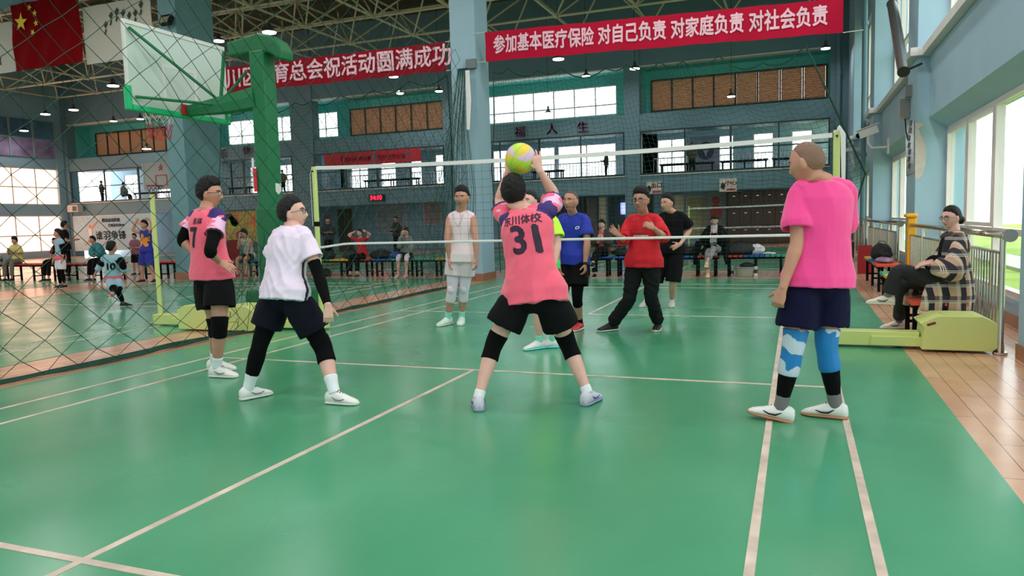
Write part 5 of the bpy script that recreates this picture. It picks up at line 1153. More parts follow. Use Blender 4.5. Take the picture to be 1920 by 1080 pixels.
# poster wall far left
o = board('poster_wall', -37.5, -31.2, 26.02, .35, 2.33, mat('pale_blue_poster', (176, 204, 218), .6, var=.08), 'wide pale blue sports poster with brushed characters on the far left wall', 'poster', CREAM)
m = MB(); lettering(m, '谁羽争锋', (-34.6, 25.955, 1.15), (1, 0, 0), (0, 0, 1), .55, .008, 1.1); lettering(m, '燃动运动的热', (-34.5, 25.955, 2.05), (1, 0, 0), (0, 0, 1), .24, .008); lettering(m, '打响羽毛球MA', (-34.1, 25.955, 1.75), (1, 0, 0), (0, 0, 1), .20, .007); m.build('lettering', mat('slate_lettering', (60, 74, 88), .6), o, fixn=False)
def sprite(m, x, z, h, mats_, fl=1, arm=0):
    m.mi = 0; m.ell((x, 25.96, z+h*.9), (h*.09, .01, h*.1)); m.prism([(x-h*.05*fl, z+h*.82), (x+h*.55*fl, z+h*(.95+arm)), (x+h*.56*fl, z+h*(.9+arm)), (x+h*.02*fl, z+h*.68)], 25.955, 25.968, 'xz')
    m.prism([(x-h*.05, z+h*.4), (x-h*.3*fl, z+h*.1), (x-h*.45*fl, z), (x-h*.36*fl, z), (x, z+h*.3)], 25.955, 25.967, 'xz'); m.prism([(x+h*.05, z+h*.4), (x+h*.25*fl, z+h*.15), (x+h*.18*fl, z-.1*h), (x+h*.12*fl, z-.1*h), (x, z+h*.2)], 25.955, 25.966, 'xz')
    m.mi = mats_; m.prism([(x-h*.12, z+h*.8), (x+h*.12, z+h*.8), (x+h*.1, z+h*.4), (x-h*.1, z+h*.4)], 25.95, 25.96, 'xz')
m = MB(); sprite(m, -36.2, .65, 1.2, 1, 1, .25); sprite(m, -31.95, .75, 1.35, 2, -1, -.1); m.build('player_print', [mat('print_skin', (216, 150, 122), .6), mat('print_white_kit', (236, 226, 226), .6), mat('print_orange_kit', (226, 130, 70), .6)], o)
# ---- things on the right hand piers
c = PX(1628, 250, 4.42); c.y = 16.0; c = P(1628, 250, 13.6); rt = root('security_camera', (c.x, c.y, c.z), 'white security camera on a bent bracket by the second pier', 'camera')
m = MB(); Q = Matrix.Rotation(R(-18), 3, 'Y'); m.box(c+V((0, 0, .03)), (.42, .16, .17), rot=Q); m.box(c+V((-.02, 0, .14)), (.50, .2, .02), rot=Q); m.build('housing', CREAM, rt); m = MB(); m.ell(c+V((-.21, -.0, -.04)), .06); m.build('lens', BLACK, rt)
m = MB(); m.tube([c, c+V((0, 0, -.22)), c+V((.08, 0, -.34)), V((4.70, c.y, c.z-.34))], .025, 8); m.box((4.72, c.y, c.z-.32), (.036, .14, .36)); m.build('bracket', CREAM, rt)
c = P(1598, 286, 22.2); rt = root('flood_light', (c.x, c.y, c.z), 'small pale floodlight on an arm in the far right corner', 'lamp'); m = MB(); m.box(c+V((0, 0, .1)), (.5, .3, .12)); m.tube([c, c+V((.05, .2, -.4)), c+V((.1, .62, -.45))], .04, 6); m.build('housing', CREAM, rt)
def pt(px, py, X=4.545): return PX(px, py, X)
m = MB(); a = pt(1706, 232); b = pt(1706, 328); m.prism([(a.y+.55, a.z), (a.y-.45, a.z+.03), (b.y-.42, b.z+.02), (b.y+.5, b.z)], 4.545, 4.556, 'yz'); o = m.build('wall_poster', mat('glossy_torn_poster', (170, 164, 160), .25, var=.4, vscale=9)); tag(o, 'narrow torn glossy poster on the side of the nearest big pier', 'poster')
m = MB(); rnd = random.Random(3)
for k in range(7): z = b.z+.1+k*.12; y = a.y-.2+.3*rnd.random(); m.prism([(y, z), (y+.25, z+.03), (y+.15, z+.12), (y-.1, z+.09)], 4.539, 4.544, 'yz')
m.build('print', mat('poster_dark_print', (74, 58, 58), .5), o)
c = pt(1703, 192); rt = root('junction_box', (4.5, c.y, c.z-.2), 'grey electrical box with cable on the nearest big pier', 'electrical box'); m = MB(); m.bb(4.40, 4.556, c.y-.15, c.y+.2, c.z-.28, c.z+.05); m.bb(4.46, 4.556, c.y-.35, c.y-.2, c.z+.05, c.z+.25); m.build('housing', mat('grey_metal_box', (130, 128, 124), .4, metal=.4), rt); m = MB(); m.tube([(4.50, c.y, c.z-.28), (4.52, c.y+.02, c.z-.5), (4.545, c.y, c.z-.65)], .012, 5); m.build('cable', NETK, rt)
# peeled plaster patch on the pier
m = MB(); pp = [(1716, 231), (1728, 230), (1731, 235), (1722, 240), (1727, 254), (1731, 258), (1734, 270), (1737, 282), (1736, 300), (1733, 318), (1729, 330), (1722, 336), (1716, 336)]
pw = [P(x, y, 7.94) for x, y in pp]; m.prism([(p.x, p.z) for p in pw], 7.943, 7.952, 'xz'); o = m.build('peeled_plaster_patch', mat('bare_plaster', (204, 190, 184), .8, var=.1, vscale=10)); tag(o, 'pale patch of bare plaster where blue paint peeled off the pier', 'plaster patch')
# leaning metal duct
a = P(1682, 12, 9.7); b = P(1718, 134, 8.9); a = V((4.32, 10.6, 5.75)); a = PX(1673, 8, 4.28); b = PX(1694, 134, 4.28)
rt = root('metal_duct', b, 'tilted silver metal tube hanging high beside the nearest big pier', 'duct'); d_ = (a-b); m = MB(); m.loft([b, b.lerp(a, .5), a], [.085, .085, .085], None, 20); m.build('tube', mat('brushed_duct', (150, 150, 150), .35, metal=.9), rt, smooth=False)

for e0, e1 in ((b-d_*.01, b), (a, a+d_*.01)): m = MB(); m.loft([e0, e1], .092, None, 20); m.build('end_rim', mat('dark_steel_part'), rt)
for e0, e1 in ((a, a+V((.2, 0, .8))), (b, b+V((.26, 0, .1)))): m = MB(); m.tube([e0, e1], .02, 5); m.build("hanger", NETK, rt)
# pipes in the far right corner
for x, X_, y0, w_, mt, lb in ((1617, 4.42, 17.9, .07, WALLD, 'blue painted vertical pipe by the second pier'), (1570, 3.9, 25.8, .08, WALLD, 'dark vertical pipe in the far right corner')):
    c = P(x, 400, y0); m = MB(); m.loft([(c.x, y0, 0), (c.x, y0, 11)], w_, None, 10); m.loft([(c.x, y0, 2.9), (c.x, y0, 3.0)], w_*1.4, None, 10); m.loft([(c.x, y0, 6.6), (c.x, y0, 6.7)], w_*1.4, None, 10); tag(m.build('wall_pipe', mt), lb, 'pipe')
# yellow post and the red strip below it
rt = root('yellow_bin_post', (4.40, 7.55, 0), 'tall narrow yellow plastic column with rounded cap at the pier corner', 'post'); m = MB(); m.bb(4.41, 4.54, 7.52, 7.68, .42, 1.2); m.build('shaft', mat('orange_yellow_plastic', (242, 168, 36), .4), rt, bevel=.02)
m = MB(); m.bb(4.37, 4.555, 7.47, 7.72, 1.2, 1.27); m.build('cap', mat('orange_yellow_plastic'), rt, bevel=.03); m = MB(); m.bb(4.42, 4.50, 7.55, 7.65, 0, .42); m.build('stem', mat('salmon_plastic', (232, 120, 100), .5), rt)
# ---- stainless railings in front of the windows
def rail(a, b, label, both=True):
    rt = root('window_railing', (4.45, (a+b)/2, 0), label, 'railing', 'stainless steel window railings'); x = 4.46
    m = MB(); m.loft([(x, a+.01, 1.08), (x, b-.01, 1.08)], .032, None, 12); m.build('top_rail', CHROME, rt, smooth=True)
    for y, q in ((a, 1), (b, -1)): m = MB(); m.loft([(x+.02, y, 1.08), (x+.02, y+q*.02, 1.08)], .058, None, 16); m.loft([(x, y+q*.02, 1.08), (x, y+q*.06, 1.08)], .042, None, 12); m.build('wall_flange', CHROME, rt)
    n = round((b-a)/1.5); st = (b-a-.3)/n
    for k in range(n+1): m = MB(); y = a+.15+k*st; m.loft([(x, y, .012), (x, y, 1.06)], .026, None, 12); m.loft([(x, y, .0), (x, y, .02)], .06, None, 14); m.build('post', CHROME, rt, smooth=False)
    for z in (.92, .12): m = MB(); m.loft([(x, a+.15, z), (x, b-.15, z)], .016, None, 8); m.build('cross_rail', CHROME, rt)
    k = 0
    while a+.27+k*.115 < b-.2: m = MB(); y = a+.27+k*.115; m.loft([(x, y, .12), (x, y, .92)], .009, None, 6); m.build('baluster', CHROME, rt); k += 1
    return rt
rail(1.6, 7.95, 'stainless steel railing behind the seated woman, in front of the nearest window'); rail(9.05, 15.4, 'stainless steel railing in the bay behind the black bag'); rail(16.5, 22.85, 'stainless steel railing farthest along the right wall')
# ============================================================ benches
def bench(x0, x1, y, cols, label, h=.46, w=.36, along='x', group='benches with coloured slats', leg=None):
    n = len(cols); L = x1-x0; rt = root('bench', ((x0+x1)/2, y, 0) if along == 'x' else (y, (x0+x1)/2, 0), label, 'bench', group)
    def bb(m, a, b, c, d, z0, z1):
        if along == 'x': m.bb(a, b, y+c, y+d, z0, z1)
        else: m.bb(y+c, y+d, a, b, z0, z1)
    for k, c in enumerate(cols):
        m = MB(); st = L/n; sub = 4
        for j in range(sub): a = x0+k*st+j*st/sub; bb(m, a+.01, a+st/sub-.012, -w/2, w/2, h-.045, h)
        m.build('seat_panel', mat('slat_'+c, {'r': (206, 52, 44), 'y': (222, 176, 40), 'g': (30, 140, 96), 'b': (34, 92, 178), 'm': (60, 170, 140), 'o': (226, 84, 50)}[c], .45), rt, bevel=.006)
    m = MB(); bb(m, x0+.05, x1-.05, -w/2+.03, -w/2+.07, h-.09, h-.045); bb(m, x0+.05, x1-.05, w/2-.07, w/2-.03, h-.09, h-.045); m.build('frame', BLACK, rt)
    for xx in (x0+.1, (x0+x1)/2, x1-.14):
        for q in (-1, 1): m = MB(); bb(m, xx, xx+.05, q*(w/2-.05)-.02, q*(w/2-.05)+.02, 0, h-.09); m.build('leg', BLACK, rt)
        m = MB(); bb(m, xx+.01, xx+.04, -w/2+.05, w/2-.05, .12, .15); m.build('stretcher', BLACK, rt)
    return rt
yb = 10.75
def bx(px): return P(px, 500, yb).x
bench(bx(590), bx(700), yb, 'gyr', 'bench with green, yellow and red slats behind the left net post'); bench(bx(704), bx(776), yb, 'bm', 'bench with blue and green slats under the seated girl'); bench(bx(778), bx(866), yb, 'my', 'bench with yellow end slats beside the big column')
bench(bx(1050), bx(1150), yb, 'bb', 'blue slatted bench under the woman in the brown jacket'); bench(bx(1152), bx(1240), yb, 'br', 'bench with blue and red slats behind the man in red'); bench(bx(1262), bx(1352), yb, 'br', 'bench with blue and red slats under the woman in the long black coat'); bench(bx(1356), bx(1475), yb, 'rbm', 'bench with red, blue and mint slats beneath the white bag'); bench(bx(430), bx(520), yb, 'rb', 'bench under the seated man behind the green post')
bench(7.3, 9.7, 4.12, 'oby', 'bench with orange, blue and yellow slats carrying the black bag by the right pier', along='y'); bench(5.6, 6.6, 4.1, 'ym', 'short bench end with yellow and green slats behind the seated woman', along='y', h=.40)
bench(2.24, 3.5, 4.05, 'or', 'orange topped bench the plaid coated woman sits on', along='y', w=.5, h=.42)
for k, (a, b, yy) in enumerate(((-21.5, -19.4, 9.2), (-19.2, -17.2, 9.3), (-17.0, -14.9, 9.4), (-14.6, -13.3, 9.9))): bench(a, b, yy, 'rr' if k else 'gr', 'red topped bench on the left, '+['partly outside the left edge', 'under the child in yellow', 'behind the child numbered 10', 'short one in front of the teal column'][k], h=.5)
# bags and bottles
def bag(c, r3, m_, label, seed=1, strap=True, name='bag'):
    m = MB(); dirs, fs = sphere_dirs(36, 24); c = V(c); vs = []
    for d in dirs:
        k = 1+.16*noise.noise(V((d.x*2+seed, d.y*2, d.z*2)))+.07*noise.noise(V((d.x*6, d.y*6+seed, d.z*6))); p = V((d.x*r3[0]*k, d.y*r3[1]*k, d.z*r3[2]*k)); p.z = max(p.z, -r3[2]*.82); vs.append(c+p+V((0, 0, r3[2]*.82)))
    m.add(vs, fs); o = m.build(name, m_, smooth=True); tag(o, label, 'bag')
    if strap: s_ = MB(); s_.loft([c+V((-r3[0]*.5, 0, r3[2]*1.5)), c+V((-r3[0]*.2, 0, r3[2]*2.1)), c+V((r3[0]*.3, 0, r3[2]*2.05)), c+V((r3[0]*.5, 0, r3[2]*1.4))], [(.022, .006)]*4, V((0, 1, 0)), 6); s_.build('strap', BLACK, o)
    return o
BB = mat('black_bag_cloth', (20, 20, 22), .7, bump=.15, bscale=25)
bag((bx(612), yb, .46), (.30, .16, .12), BB, 'dark bag at the left end of the green slatted bench', 2); bag((bx(660), yb, .46), (.28, .16, .12), mat('dark_green_bag', (24, 50, 42), .7), 'dark green bag left of the child in red', 3); bag((bx(716), yb, .46), (.34, .16, .12), BB, 'black bag right of the child in red', 4); bag((bx(745), yb, .46), (.22, .15, .10), mat('blue_bag', (36, 84, 150), .7), 'blue bag beside the seated girl', 5)
bag((bx(610), yb-.05, .0), (.2, .16, .11), BB, 'black bag on the floor under the green slatted bench', 6); bag((bx(1388), yb, .46), (.42, .16, .14), mat('dark_grey_bag', (44, 44, 46), .7, bump=.2), 'dark grey duffel bag right of the woman in the long black coat', 7); bag((bx(1418), yb, .46), (.17, .13, .13), mat('white_crumpled_bag', (226, 222, 226), .6, bump=.3), 'white crumpled bag on the blue slats', 8)
bag((bx(1442), yb, .46), (.14, .10, .03), mat('pale_folded_cloth', (220, 216, 226), .7), 'pale folded cloth at the right end of the bench row', 9, False, 'folded_cloth'); bag((bx(1290), yb, .46), (.30, .15, .11), BB, 'black bag left of the woman in the long black coat', 10); bag((bx(1166), yb, .46), (.22, .15, .10), BB, 'black bag right of the woman in the brown jacket', 11)
bag((4.12, 8.45, .46), (.17, .50, .16), BB, 'black jacket like bag heaped on the bench by the right pier', 12); bag((4.10, 7.75, .46), (.14, .28, .05), mat('patterned_cloth', (150, 120, 150), .7, var=.6, vscale=14), 'small patterned cloth beside the black bag by the right pier', 13, False, 'patterned_cloth'); bag((4.15, 2.2, .0), (.16, .16, .10), BB, 'black bag on the floor under the orange topped bench', 14)
c = V((bx(1397), yb-.1, 0)); rt = root('bucket', c, 'grey plastic bucket on the floor under the bench row', 'bucket'); m = MB(); m.loft([c, c+V((0, 0, .14)), c+V((0, 0, .20))], [.17, .20, .205], None, 24); m.build('tub', mat('grey_green_plastic', (160, 170, 156), .5), rt); m = MB(); m.loft([c+V((0, 0, .185)), c+V((0, 0, .205))], .215, None, 24); m.build('rim', mat('grey_green_plastic'), rt); m = MB(); m.ell(c+V((.05, 0, .23)), (.16, .14, .07)); m.build('dark_contents', BB, rt)
def bottle(c, col, label, h=.24, r_=.035):
    rt = root('bottle', c, label, 'bottle'); c = V(c); m = MB(); m.loft([c, c+V((0, 0, h*.72)), c+V((0, 0, h*.86)), c+V((0, 0, h*.9))], [r_, r_, r_*.5, r_*.42], None, 14); m.build('body', mat('bottle_'+label[:5], col, .25), rt, smooth=False); m = MB(); m.loft([c+V((0, 0, h*.9)), c+V((0, 0, h))], r_*.5, None, 12); m.build('cap', mat('bottle_cap_pale', (220, 226, 220), .5), rt)
    m = MB(); m.loft([c+V((0, 0, h*.25)), c+V((0, 0, h*.55))], r_*1.02, None, 14); m.build('band', mat('dark_print'), rt)
bottle((bx(1417), yb-.12, 0), (226, 226, 222), 'white printed bottle on the floor right of the bucket', .27, .045); bottle((bx(1374), yb-.1, 0), (140, 170, 186), 'bluish clear bottle on the floor left of the bucket', .22, .032); bottle((-19.6, 9.2, .5), (120, 150, 150), 'grey bottle standing on the red topped bench at far left', .28, .06)
# red stool frame near the column and the red board by the right wall
rt = root('umpire_stool', (-3.3, 10.2, 0), 'red metal stool frame beside the big column', 'stool'); a = P(925, 460, 10.2); b = P(942, 460, 10.2)
for xx in (-3.68, -3.05):
    for yy in (10.3, 10.6): m = MB(); m.bb(xx-.03, xx+.03, yy-.03, yy+.03, 0, .80); m.build('leg', mat('red_enamel', (176, 30, 34), .4), rt)
m = MB(); m.bb(-3.75, -2.98, 10.22, 10.68, .80, .86); m.build('seat', mat('red_enamel'), rt)
c = P(1621, 500, 11.3); m = MB(); m.bb(c.x-.13, c.x+.14, 11.3, 11.42, 0, .60); tag(m.build('red_board', mat('dark_red_board', (160, 20, 30), .5)), 'dark red upright board standing behind the bench by the right wall', 'board')
for k in range(2):
    rt = root('folding_chair', (3.75+k*.3, 16.4+k*1.2, 0), ['dark wooden chair behind the dark red board, nearer one', 'dark wooden chair by the right wall, farther one'][k], 'chair'); x, y = 3.75+k*.3, 16.4+k*1.2
    for dx in (-.2, .2):
        for dy in (-.2, .2): m = MB(); m.bb(x+dx-.02, x+dx+.02, y+dy-.02, y+dy+.02, 0, .46 if dy < 0 else .95); m.build('leg', mat('dark_chair_wood', (60, 40, 32), .5), rt)
    m = MB(); m.bb(x-.24, x+.24, y-.24, y+.24, .44, .49); m.build('seat', mat('tan_seat', (180, 140, 100), .6), rt); m = MB(); m.bb(x-.22, x+.22, y+.19, y+.22, .7, .95); m.build('backrest', mat('dark_chair_wood'), rt)
# gallery benches and objects
for k, (x0, x1, i) in enumerate(((-3.0, -.6, 4), (-.4, 1.6, 4), (1.7, 3.6, 4), (-9.0, -7.4, 3), (-18.2, -15.0, 2), (-27.0, -24.5, 1), (-34.0, -31.2, 0))):
    bench(x0, x1, 27.4, 'dd' if False else 'gg', 'dark bench up in the gallery, '+['left one above the lockers', 'middle one above the lockers', 'right one above the lockers', 'behind the purple characters right of the column', 'behind the red cloth strips', 'behind the green basketball post', 'at the far left'][k], h=.55, group='dark benches in the gallery')
for o in [o for o in bpy.data.objects if o.get('group') == 'dark benches in the gallery']:
    o.location.z = 3.10
    for ch in o.children:
        if ch.name.startswith('seat_panel'): ch.data.materials[0] = DKGREEN
c = P(1322, 275, 28.0); m = MB(); m.bb(c.x-.7, c.x+.6, 28.3, 28.36, 3.1, 4.85); o = m.build('gallery_banner', mat('grey_lilac_banner', (150, 152, 172), .7)); tag(o, 'grey lilac banner with a round dark emblem standing in the right gallery', 'banner')
m = MB(); cc_ = V((c.x, 28.29, 4.2)); m.ell(cc_, (.36, .012, .40), None, 24, 12); m.mi = 1; m.prism([(cc_.x+.22*math.sin(k*2*PI/6)*(1 if k % 2 else .4), cc_.z+.26*math.cos(k*2*PI/6)*(1 if k % 2 else .4)) for k in range(6)], 28.27, 28.279, 'xz'); m.build('emblem', [mat('slate_emblem', (56, 66, 96), .6), mat('pale_emblem', (190, 194, 206), .6)], o)
c = P(128, 391, 25.4); m = MB(); m.bb(c.x-.35, c.x+.5, 25.6, 25.99, c.z-.2, c.z+.2); o = m.build('air_conditioner', mat('cream_sign_box', (206, 200, 190), .5), bevel=.02); tag(o, 'small white air conditioner unit in the far left corner under the gallery', 'air conditioner'); m = MB(); m.bb(c.x+.1, c.x+.4, 25.58, 25.6, c.z-.15, c.z+.12); m.build('grille', mat('dark_grille', (90, 92, 92), .5), o)
c = P(312, 38, 9.45); m = MB(); m.box(c, (.34, .14, .26), rot=Matrix.Rotation(R(-25), 3, 'X')); o = m.build('flood_light', mat('black_case'), bevel=.01); tag(o, 'small black floodlight high on the left column', 'lamp'); m = MB(); m.box(c+V((0, -.075, .0)), (.26, .01, .18), rot=Matrix.Rotation(R(-25), 3, 'X')); m.build('lens', mat('lamp_glass_grey', (150, 150, 120), .2), o); m = MB(); m.bar(c+V((0, .05, .0)), (c.x, 9.59, c.z-.05), .04); m.build('bracket', mat('black_case'), o)
# the low kerb line of white pvc along the far end of the mats and the gym mat stack on the left
# ============================================================ seated and far away people
def plaid():
    if 'plaid_cloth' in MATS: return MATS['plaid_cloth']
    m = mat('plaid_cloth', (70, 60, 52), .8); nt = m.node_tree; b = nt.nodes['Principled BSDF']; tc = nt.nodes.new('ShaderNodeTexCoord'); sx = nt.nodes.new('ShaderNodeSeparateXYZ'); nt.links.new(tc.outputs['Object'], sx.inputs[0])
    def mth(op, a, b_=None):
        n = nt.nodes.new('ShaderNodeMath'); n.operation = op
        for i, q in enumerate((a, b_)):
            if q is None: continue
            if isinstance(q, (int, float)): n.inputs[i].default_value = q
            else: nt.links.new(q, n.inputs[i])
        return n.outputs[0]
    h = mth('ADD', sx.outputs['X'], mth('MULTIPLY', sx.outputs['Y'], .9)); fac = None
    def stripes(src, freq, ph, w): return mth('LESS_THAN', mth('FRACT', mth('ADD', mth('MULTIPLY', src, freq), ph)), w)
    def mix(base, col, f):
        mx = nt.nodes.new('ShaderNodeMixRGB'); nt.links.new(f, mx.inputs[0]); mx.inputs[2].default_value = lin(col)
        if isinstance(base, tuple): mx.inputs[1].default_value = lin(base)
        else: nt.links.new(base, mx.inputs[1])
        return mx.outputs[0]
    c = mix((196, 160, 134), (30, 30, 40), stripes(h, 6.5, .1, .42)); c = mix(c, (44, 38, 50), mth('MULTIPLY', stripes(sx.outputs['Z'], 6.5, .3, .40), .8))
    for src in (h, sx.outputs['Z']):
        for ph in (.0, .07, .14): c = mix(c, (232, 226, 214), mth('MULTIPLY', stripes(src, 6.5, ph+.2, .025), .95))
    nt.links.new(c, b.inputs['Base Color']); return m
def seated(x, y, F, label, s=1., zs=.46, lean=.02, cross=None, group=None, **kw):
    """a person on a bench; F facing direction"""
    F = V((F[0], F[1], 0)).normalized(); Lf = UP.cross(F); hip = V((x, y, zs+.10*s)); neck = hip+UP*.53*s+F*(lean+.02)
    kn = {}; ft = {}
    for k, q in (('L', 1), ('R', -1)):
        K = hip+Lf*q*.13*s+F*.42*s+UP*.0; kn[k] = [K.x, K.y, zs+.06]; g = V((K.x, K.y, 0))+F*.05; ft[k] = dict(g=g, f=(F.x, F.y), ank=g+UP*.085*s)
        if cross == k: K = hip+Lf*q*.02*s+F*.43*s+UP*.10; kn[k] = [K.x, K.y, K.z]; a = K+F*.22*s-UP*.33*s-Lf*q*.16*s; ft[k] = dict(ank=a, f=(F.x, F.y), pitch=-.1)
    D = dict(label=label, s=s, hip=hip, neck=neck, hl=Lf, sl=Lf, base=V((x, y, 0)), foot=ft, knee=kn, arch=-1, group=group, hf=F)
    if kw.get('arms', 'lap') == 'lap':
        D['elbow'] = {k: list(neck+Lf*q*.24*s-UP*.30*s+F*.02) for k, q in (('L', 1), ('R', -1))}; D['wrist'] = {k: list(hip+Lf*q*.06*s+F*.24*s+UP*.14*s) for k, q in (('L', 1), ('R', -1))}
        D['hand'] = {k: dict(d=-Lf*q*.6+F*.7, n=-UP, t=-Lf*q, curl=.5) for k, q in (('L', 1), ('R', -1))}
    elif kw['arms'] == 'head':
        D['elbow'] = {k: list(neck+Lf*q*.40*s+UP*.10*s+F*.05) for k, q in (('L', 1), ('R', -1))}; D['wrist'] = {k: list(neck+Lf*q*.17*s+UP*.22*s-F*.03) for k, q in (('L', 1), ('R', -1))}; D['hand'] = {k: dict(d=-Lf*q-UP*.1, n=F, t=UP) for k, q in (('L', 1), ('R', -1))}
    elif kw['arms'] == 'face':
        D['elbow'] = {'L': list(neck+Lf*.20*s-UP*.30*s+F*.12), 'R': list(neck-Lf*.18*s-UP*.28*s+F*.12)}; D['wrist'] = {'L': list(hip+Lf*.12+F*.30*s+UP*.05), 'R': list(neck+F*.20*s+UP*.06*s-Lf*.06)}; D['hand'] = {'R': dict(d=UP+Lf*.2, n=-F, t=Lf), 'L': dict(d=F-UP*.6, n=-UP, t=-Lf)}
    elif kw['arms'] == 'phone':
        D['elbow'] = {k: list(neck+Lf*q*.20*s-UP*.30*s+F*.05) for k, q in (('L', 1), ('R', -1))}; D['wrist'] = {k: list(neck+Lf*q*.05*s+F*.28*s-UP*.20*s) for k, q in (('L', 1), ('R', -1))}; D['hand'] = {k: dict(d=-Lf*q*.3+F*.3+UP*.8, n=-F*.7-Lf*q*.5, t=UP) for k, q in (('L', 1), ('R', -1))}
    D.update({k: v for k, v in kw.items() if k != 'arms'}); return D
def standing(x, y, F, label, s=1., z=0., spread=.12, **kw):
    F = V((F[0], F[1], 0)).normalized(); Lf = UP.cross(F); hip = V((x, y, z+.90*s)); neck = hip+UP*.55*s
    D = dict(label=label, s=s, hip=hip, neck=neck, hl=Lf, sl=Lf, base=V((x, y, z)), foot={}, knee={}, elbow={}, wrist={})
    for k, q in (('L', 1), ('R', -1)):
        g = V((x, y, z))+Lf*q*spread*s; D['foot'][k] = dict(g=g, f=(F.x+Lf.x*q*.2, F.y+Lf.y*q*.2), ank=g+UP*.088*s); D['knee'][k] = list(hip.lerp(g, .48)+Lf*q*.03+F*.03*s)
        a = kw.get('arms', 'down')
        if a == 'down': D['elbow'][k] = list(neck+Lf*q*.24*s-UP*.33*s); D['wrist'][k] = list(neck+Lf*q*.25*s-UP*.58*s+F*.06)
        elif a == 'front': D['elbow'][k] = list(neck+Lf*q*.23*s-UP*.33*s); D['wrist'][k] = list(neck+Lf*q*.08*s-UP*.30*s+F*.27*s)
        elif a == 'up': D['elbow'][k] = list(neck+Lf*q*.33*s+UP*.02*s+F*.1); D['wrist'][k] = list(neck+Lf*q*.24*s+UP*.26*s+F*.04)
    if kw.get('arms') == 'up': D['hand'] = {k: dict(d=-Lf*q*.7+UP*.5, n=F, t=UP) for k, q in (('L', 1), ('R', -1))}
    D.update({k: v for k, v in kw.items() if k != 'arms'}); D.setdefault('hf', F); return D
PLAID = plaid(); JEANS = mat('charcoal_trousers', (34, 34, 38), .85, bump=.15); BEIGE = mat('beige_shoe', (226, 214, 196), .55)
# ---- woman in the plaid coat
hip = P(1776, 562, 2.50); hip.z = .56; neck = V((hip.x+.05, hip.y, 1.075)); Fw = V((-.97, -.22, 0)).normalized(); Lw = UP.cross(Fw)
def coat_skirt(m, o, tor, trad, tlat, hp):
    h = o['hipj']['L'].lerp(o['hipj']['R'], .5)
    m.loft([h+V((.0, 0, .25)), h+V((.02, -.02, .05)), h+V((.03, -.03, -.10)), h+V((.03, -.03, -.235))], [(.215, .18), (.245, .20), (.25, .20), (.245, .19)], Lw, 20, (0, 0))
    for q in (1, -1): m.loft([h+Lw*q*.13+Fw*.02+UP*.12, h+Lw*q*.20+Fw*.16+UP*.02, h+Lw*q*.225+Fw*.22-UP*.12, h+Lw*q*.225+Fw*.24-UP*.24], [(.10, .03), (.12, .022), (.12, .02), (.11, .02)], Fw, 10)
Sw = person(dict(label='woman with glasses in a plaid coat sitting cross legged by the window railing', s=.94, hip=hip, neck=neck, hl=Lw, sl=Lw, base=V((hip.x, hip.y, 0)), head=neck+V((-.035, -.015, .165)), hf=(-.83, -.55, -.04), hs=1.02, vox=.0055, skin='c', wide=1.,
    hair=dict(kind='short', th=.012, rough=.25, top=.003, balls=[((0, -.115, -.03), (.045, .04, .045))]), glasses=1,
    foot=dict(L=dict(ank=P(1663, 556, 2.22), f=(-1, -.12), pitch=.06), R=dict(g=G(1685, 616), ank=G(1685, 616)+UP*.083, f=(-.97, -.2))), knee=dict(L=list(P(1684, 506, 2.20)), R=list(P(1695, 527, 2.58))),
    elbow=dict(L=list(P(1790, 512, 2.12)), R=list(P(1765, 505, 2.60))), wrist=dict(L=list(P(1744, 494, 2.22)), R=list(P(1745, 490, 2.38))), hand=dict(L=dict(d=(-.95, -.1, -.15), n=(0, .1, -1), t=(0, 1, .3), curl=.25, spread=.2), R=dict(d=(-.8, -.4, -.1), n=(0, 0, -1), t=(0, -1, 0), curl=.3)),
    shoe=[BEIGE, SOLEW, LACE], clothes=[
    dict(k='bottom', name='trousers', m=JEANS, len=1.86, flare=.012, e=.016, fold=.006, fs=8), dict(k='top', name='sweater', m=BLACK, e=.012, hem=0, sleeve=1.5, loose=.3, fold=.004),
    dict(k='top', name='coat', m=[PLAID, BLACK], e=.036, hem=-.02, flare=.05, sleeve=1.80, loose=1.2, fold=.012, fs=6, zone=lambda c, o: 1 if abs((c-o['shj']['L'].lerp(o['shj']['R'], .5)).dot(Lw)) < .05 and (c-o['shj']['L']).dot(Fw) > .03 else 0),
    dict(k='soup', name='coat_skirt', m=PLAID, fn=coat_skirt, fold=.010, fs=6), dict(k='leg', s='L', name='sock', m=mat('grey_sock'), t=(1.80, 2.02), e=.006), dict(k='leg', s='R', name='sock', m=mat('grey_sock'), t=(1.84, 2.02), e=.006)]))
m = MB(); c = neck+V((-.02, 0, -.0)); m.loft([c+(Fw*math.cos(a)+Lw*math.sin(a))*.085 - UP*.02*math.cos(a) for a in [2*PI*j/20 for j in range(20)]], [(.018, .03)]*20, None, 8, closed=True); m.build('scarf', mat('dark_grey_scarf', (60, 58, 66), .85), Sw['root'], smooth=True)
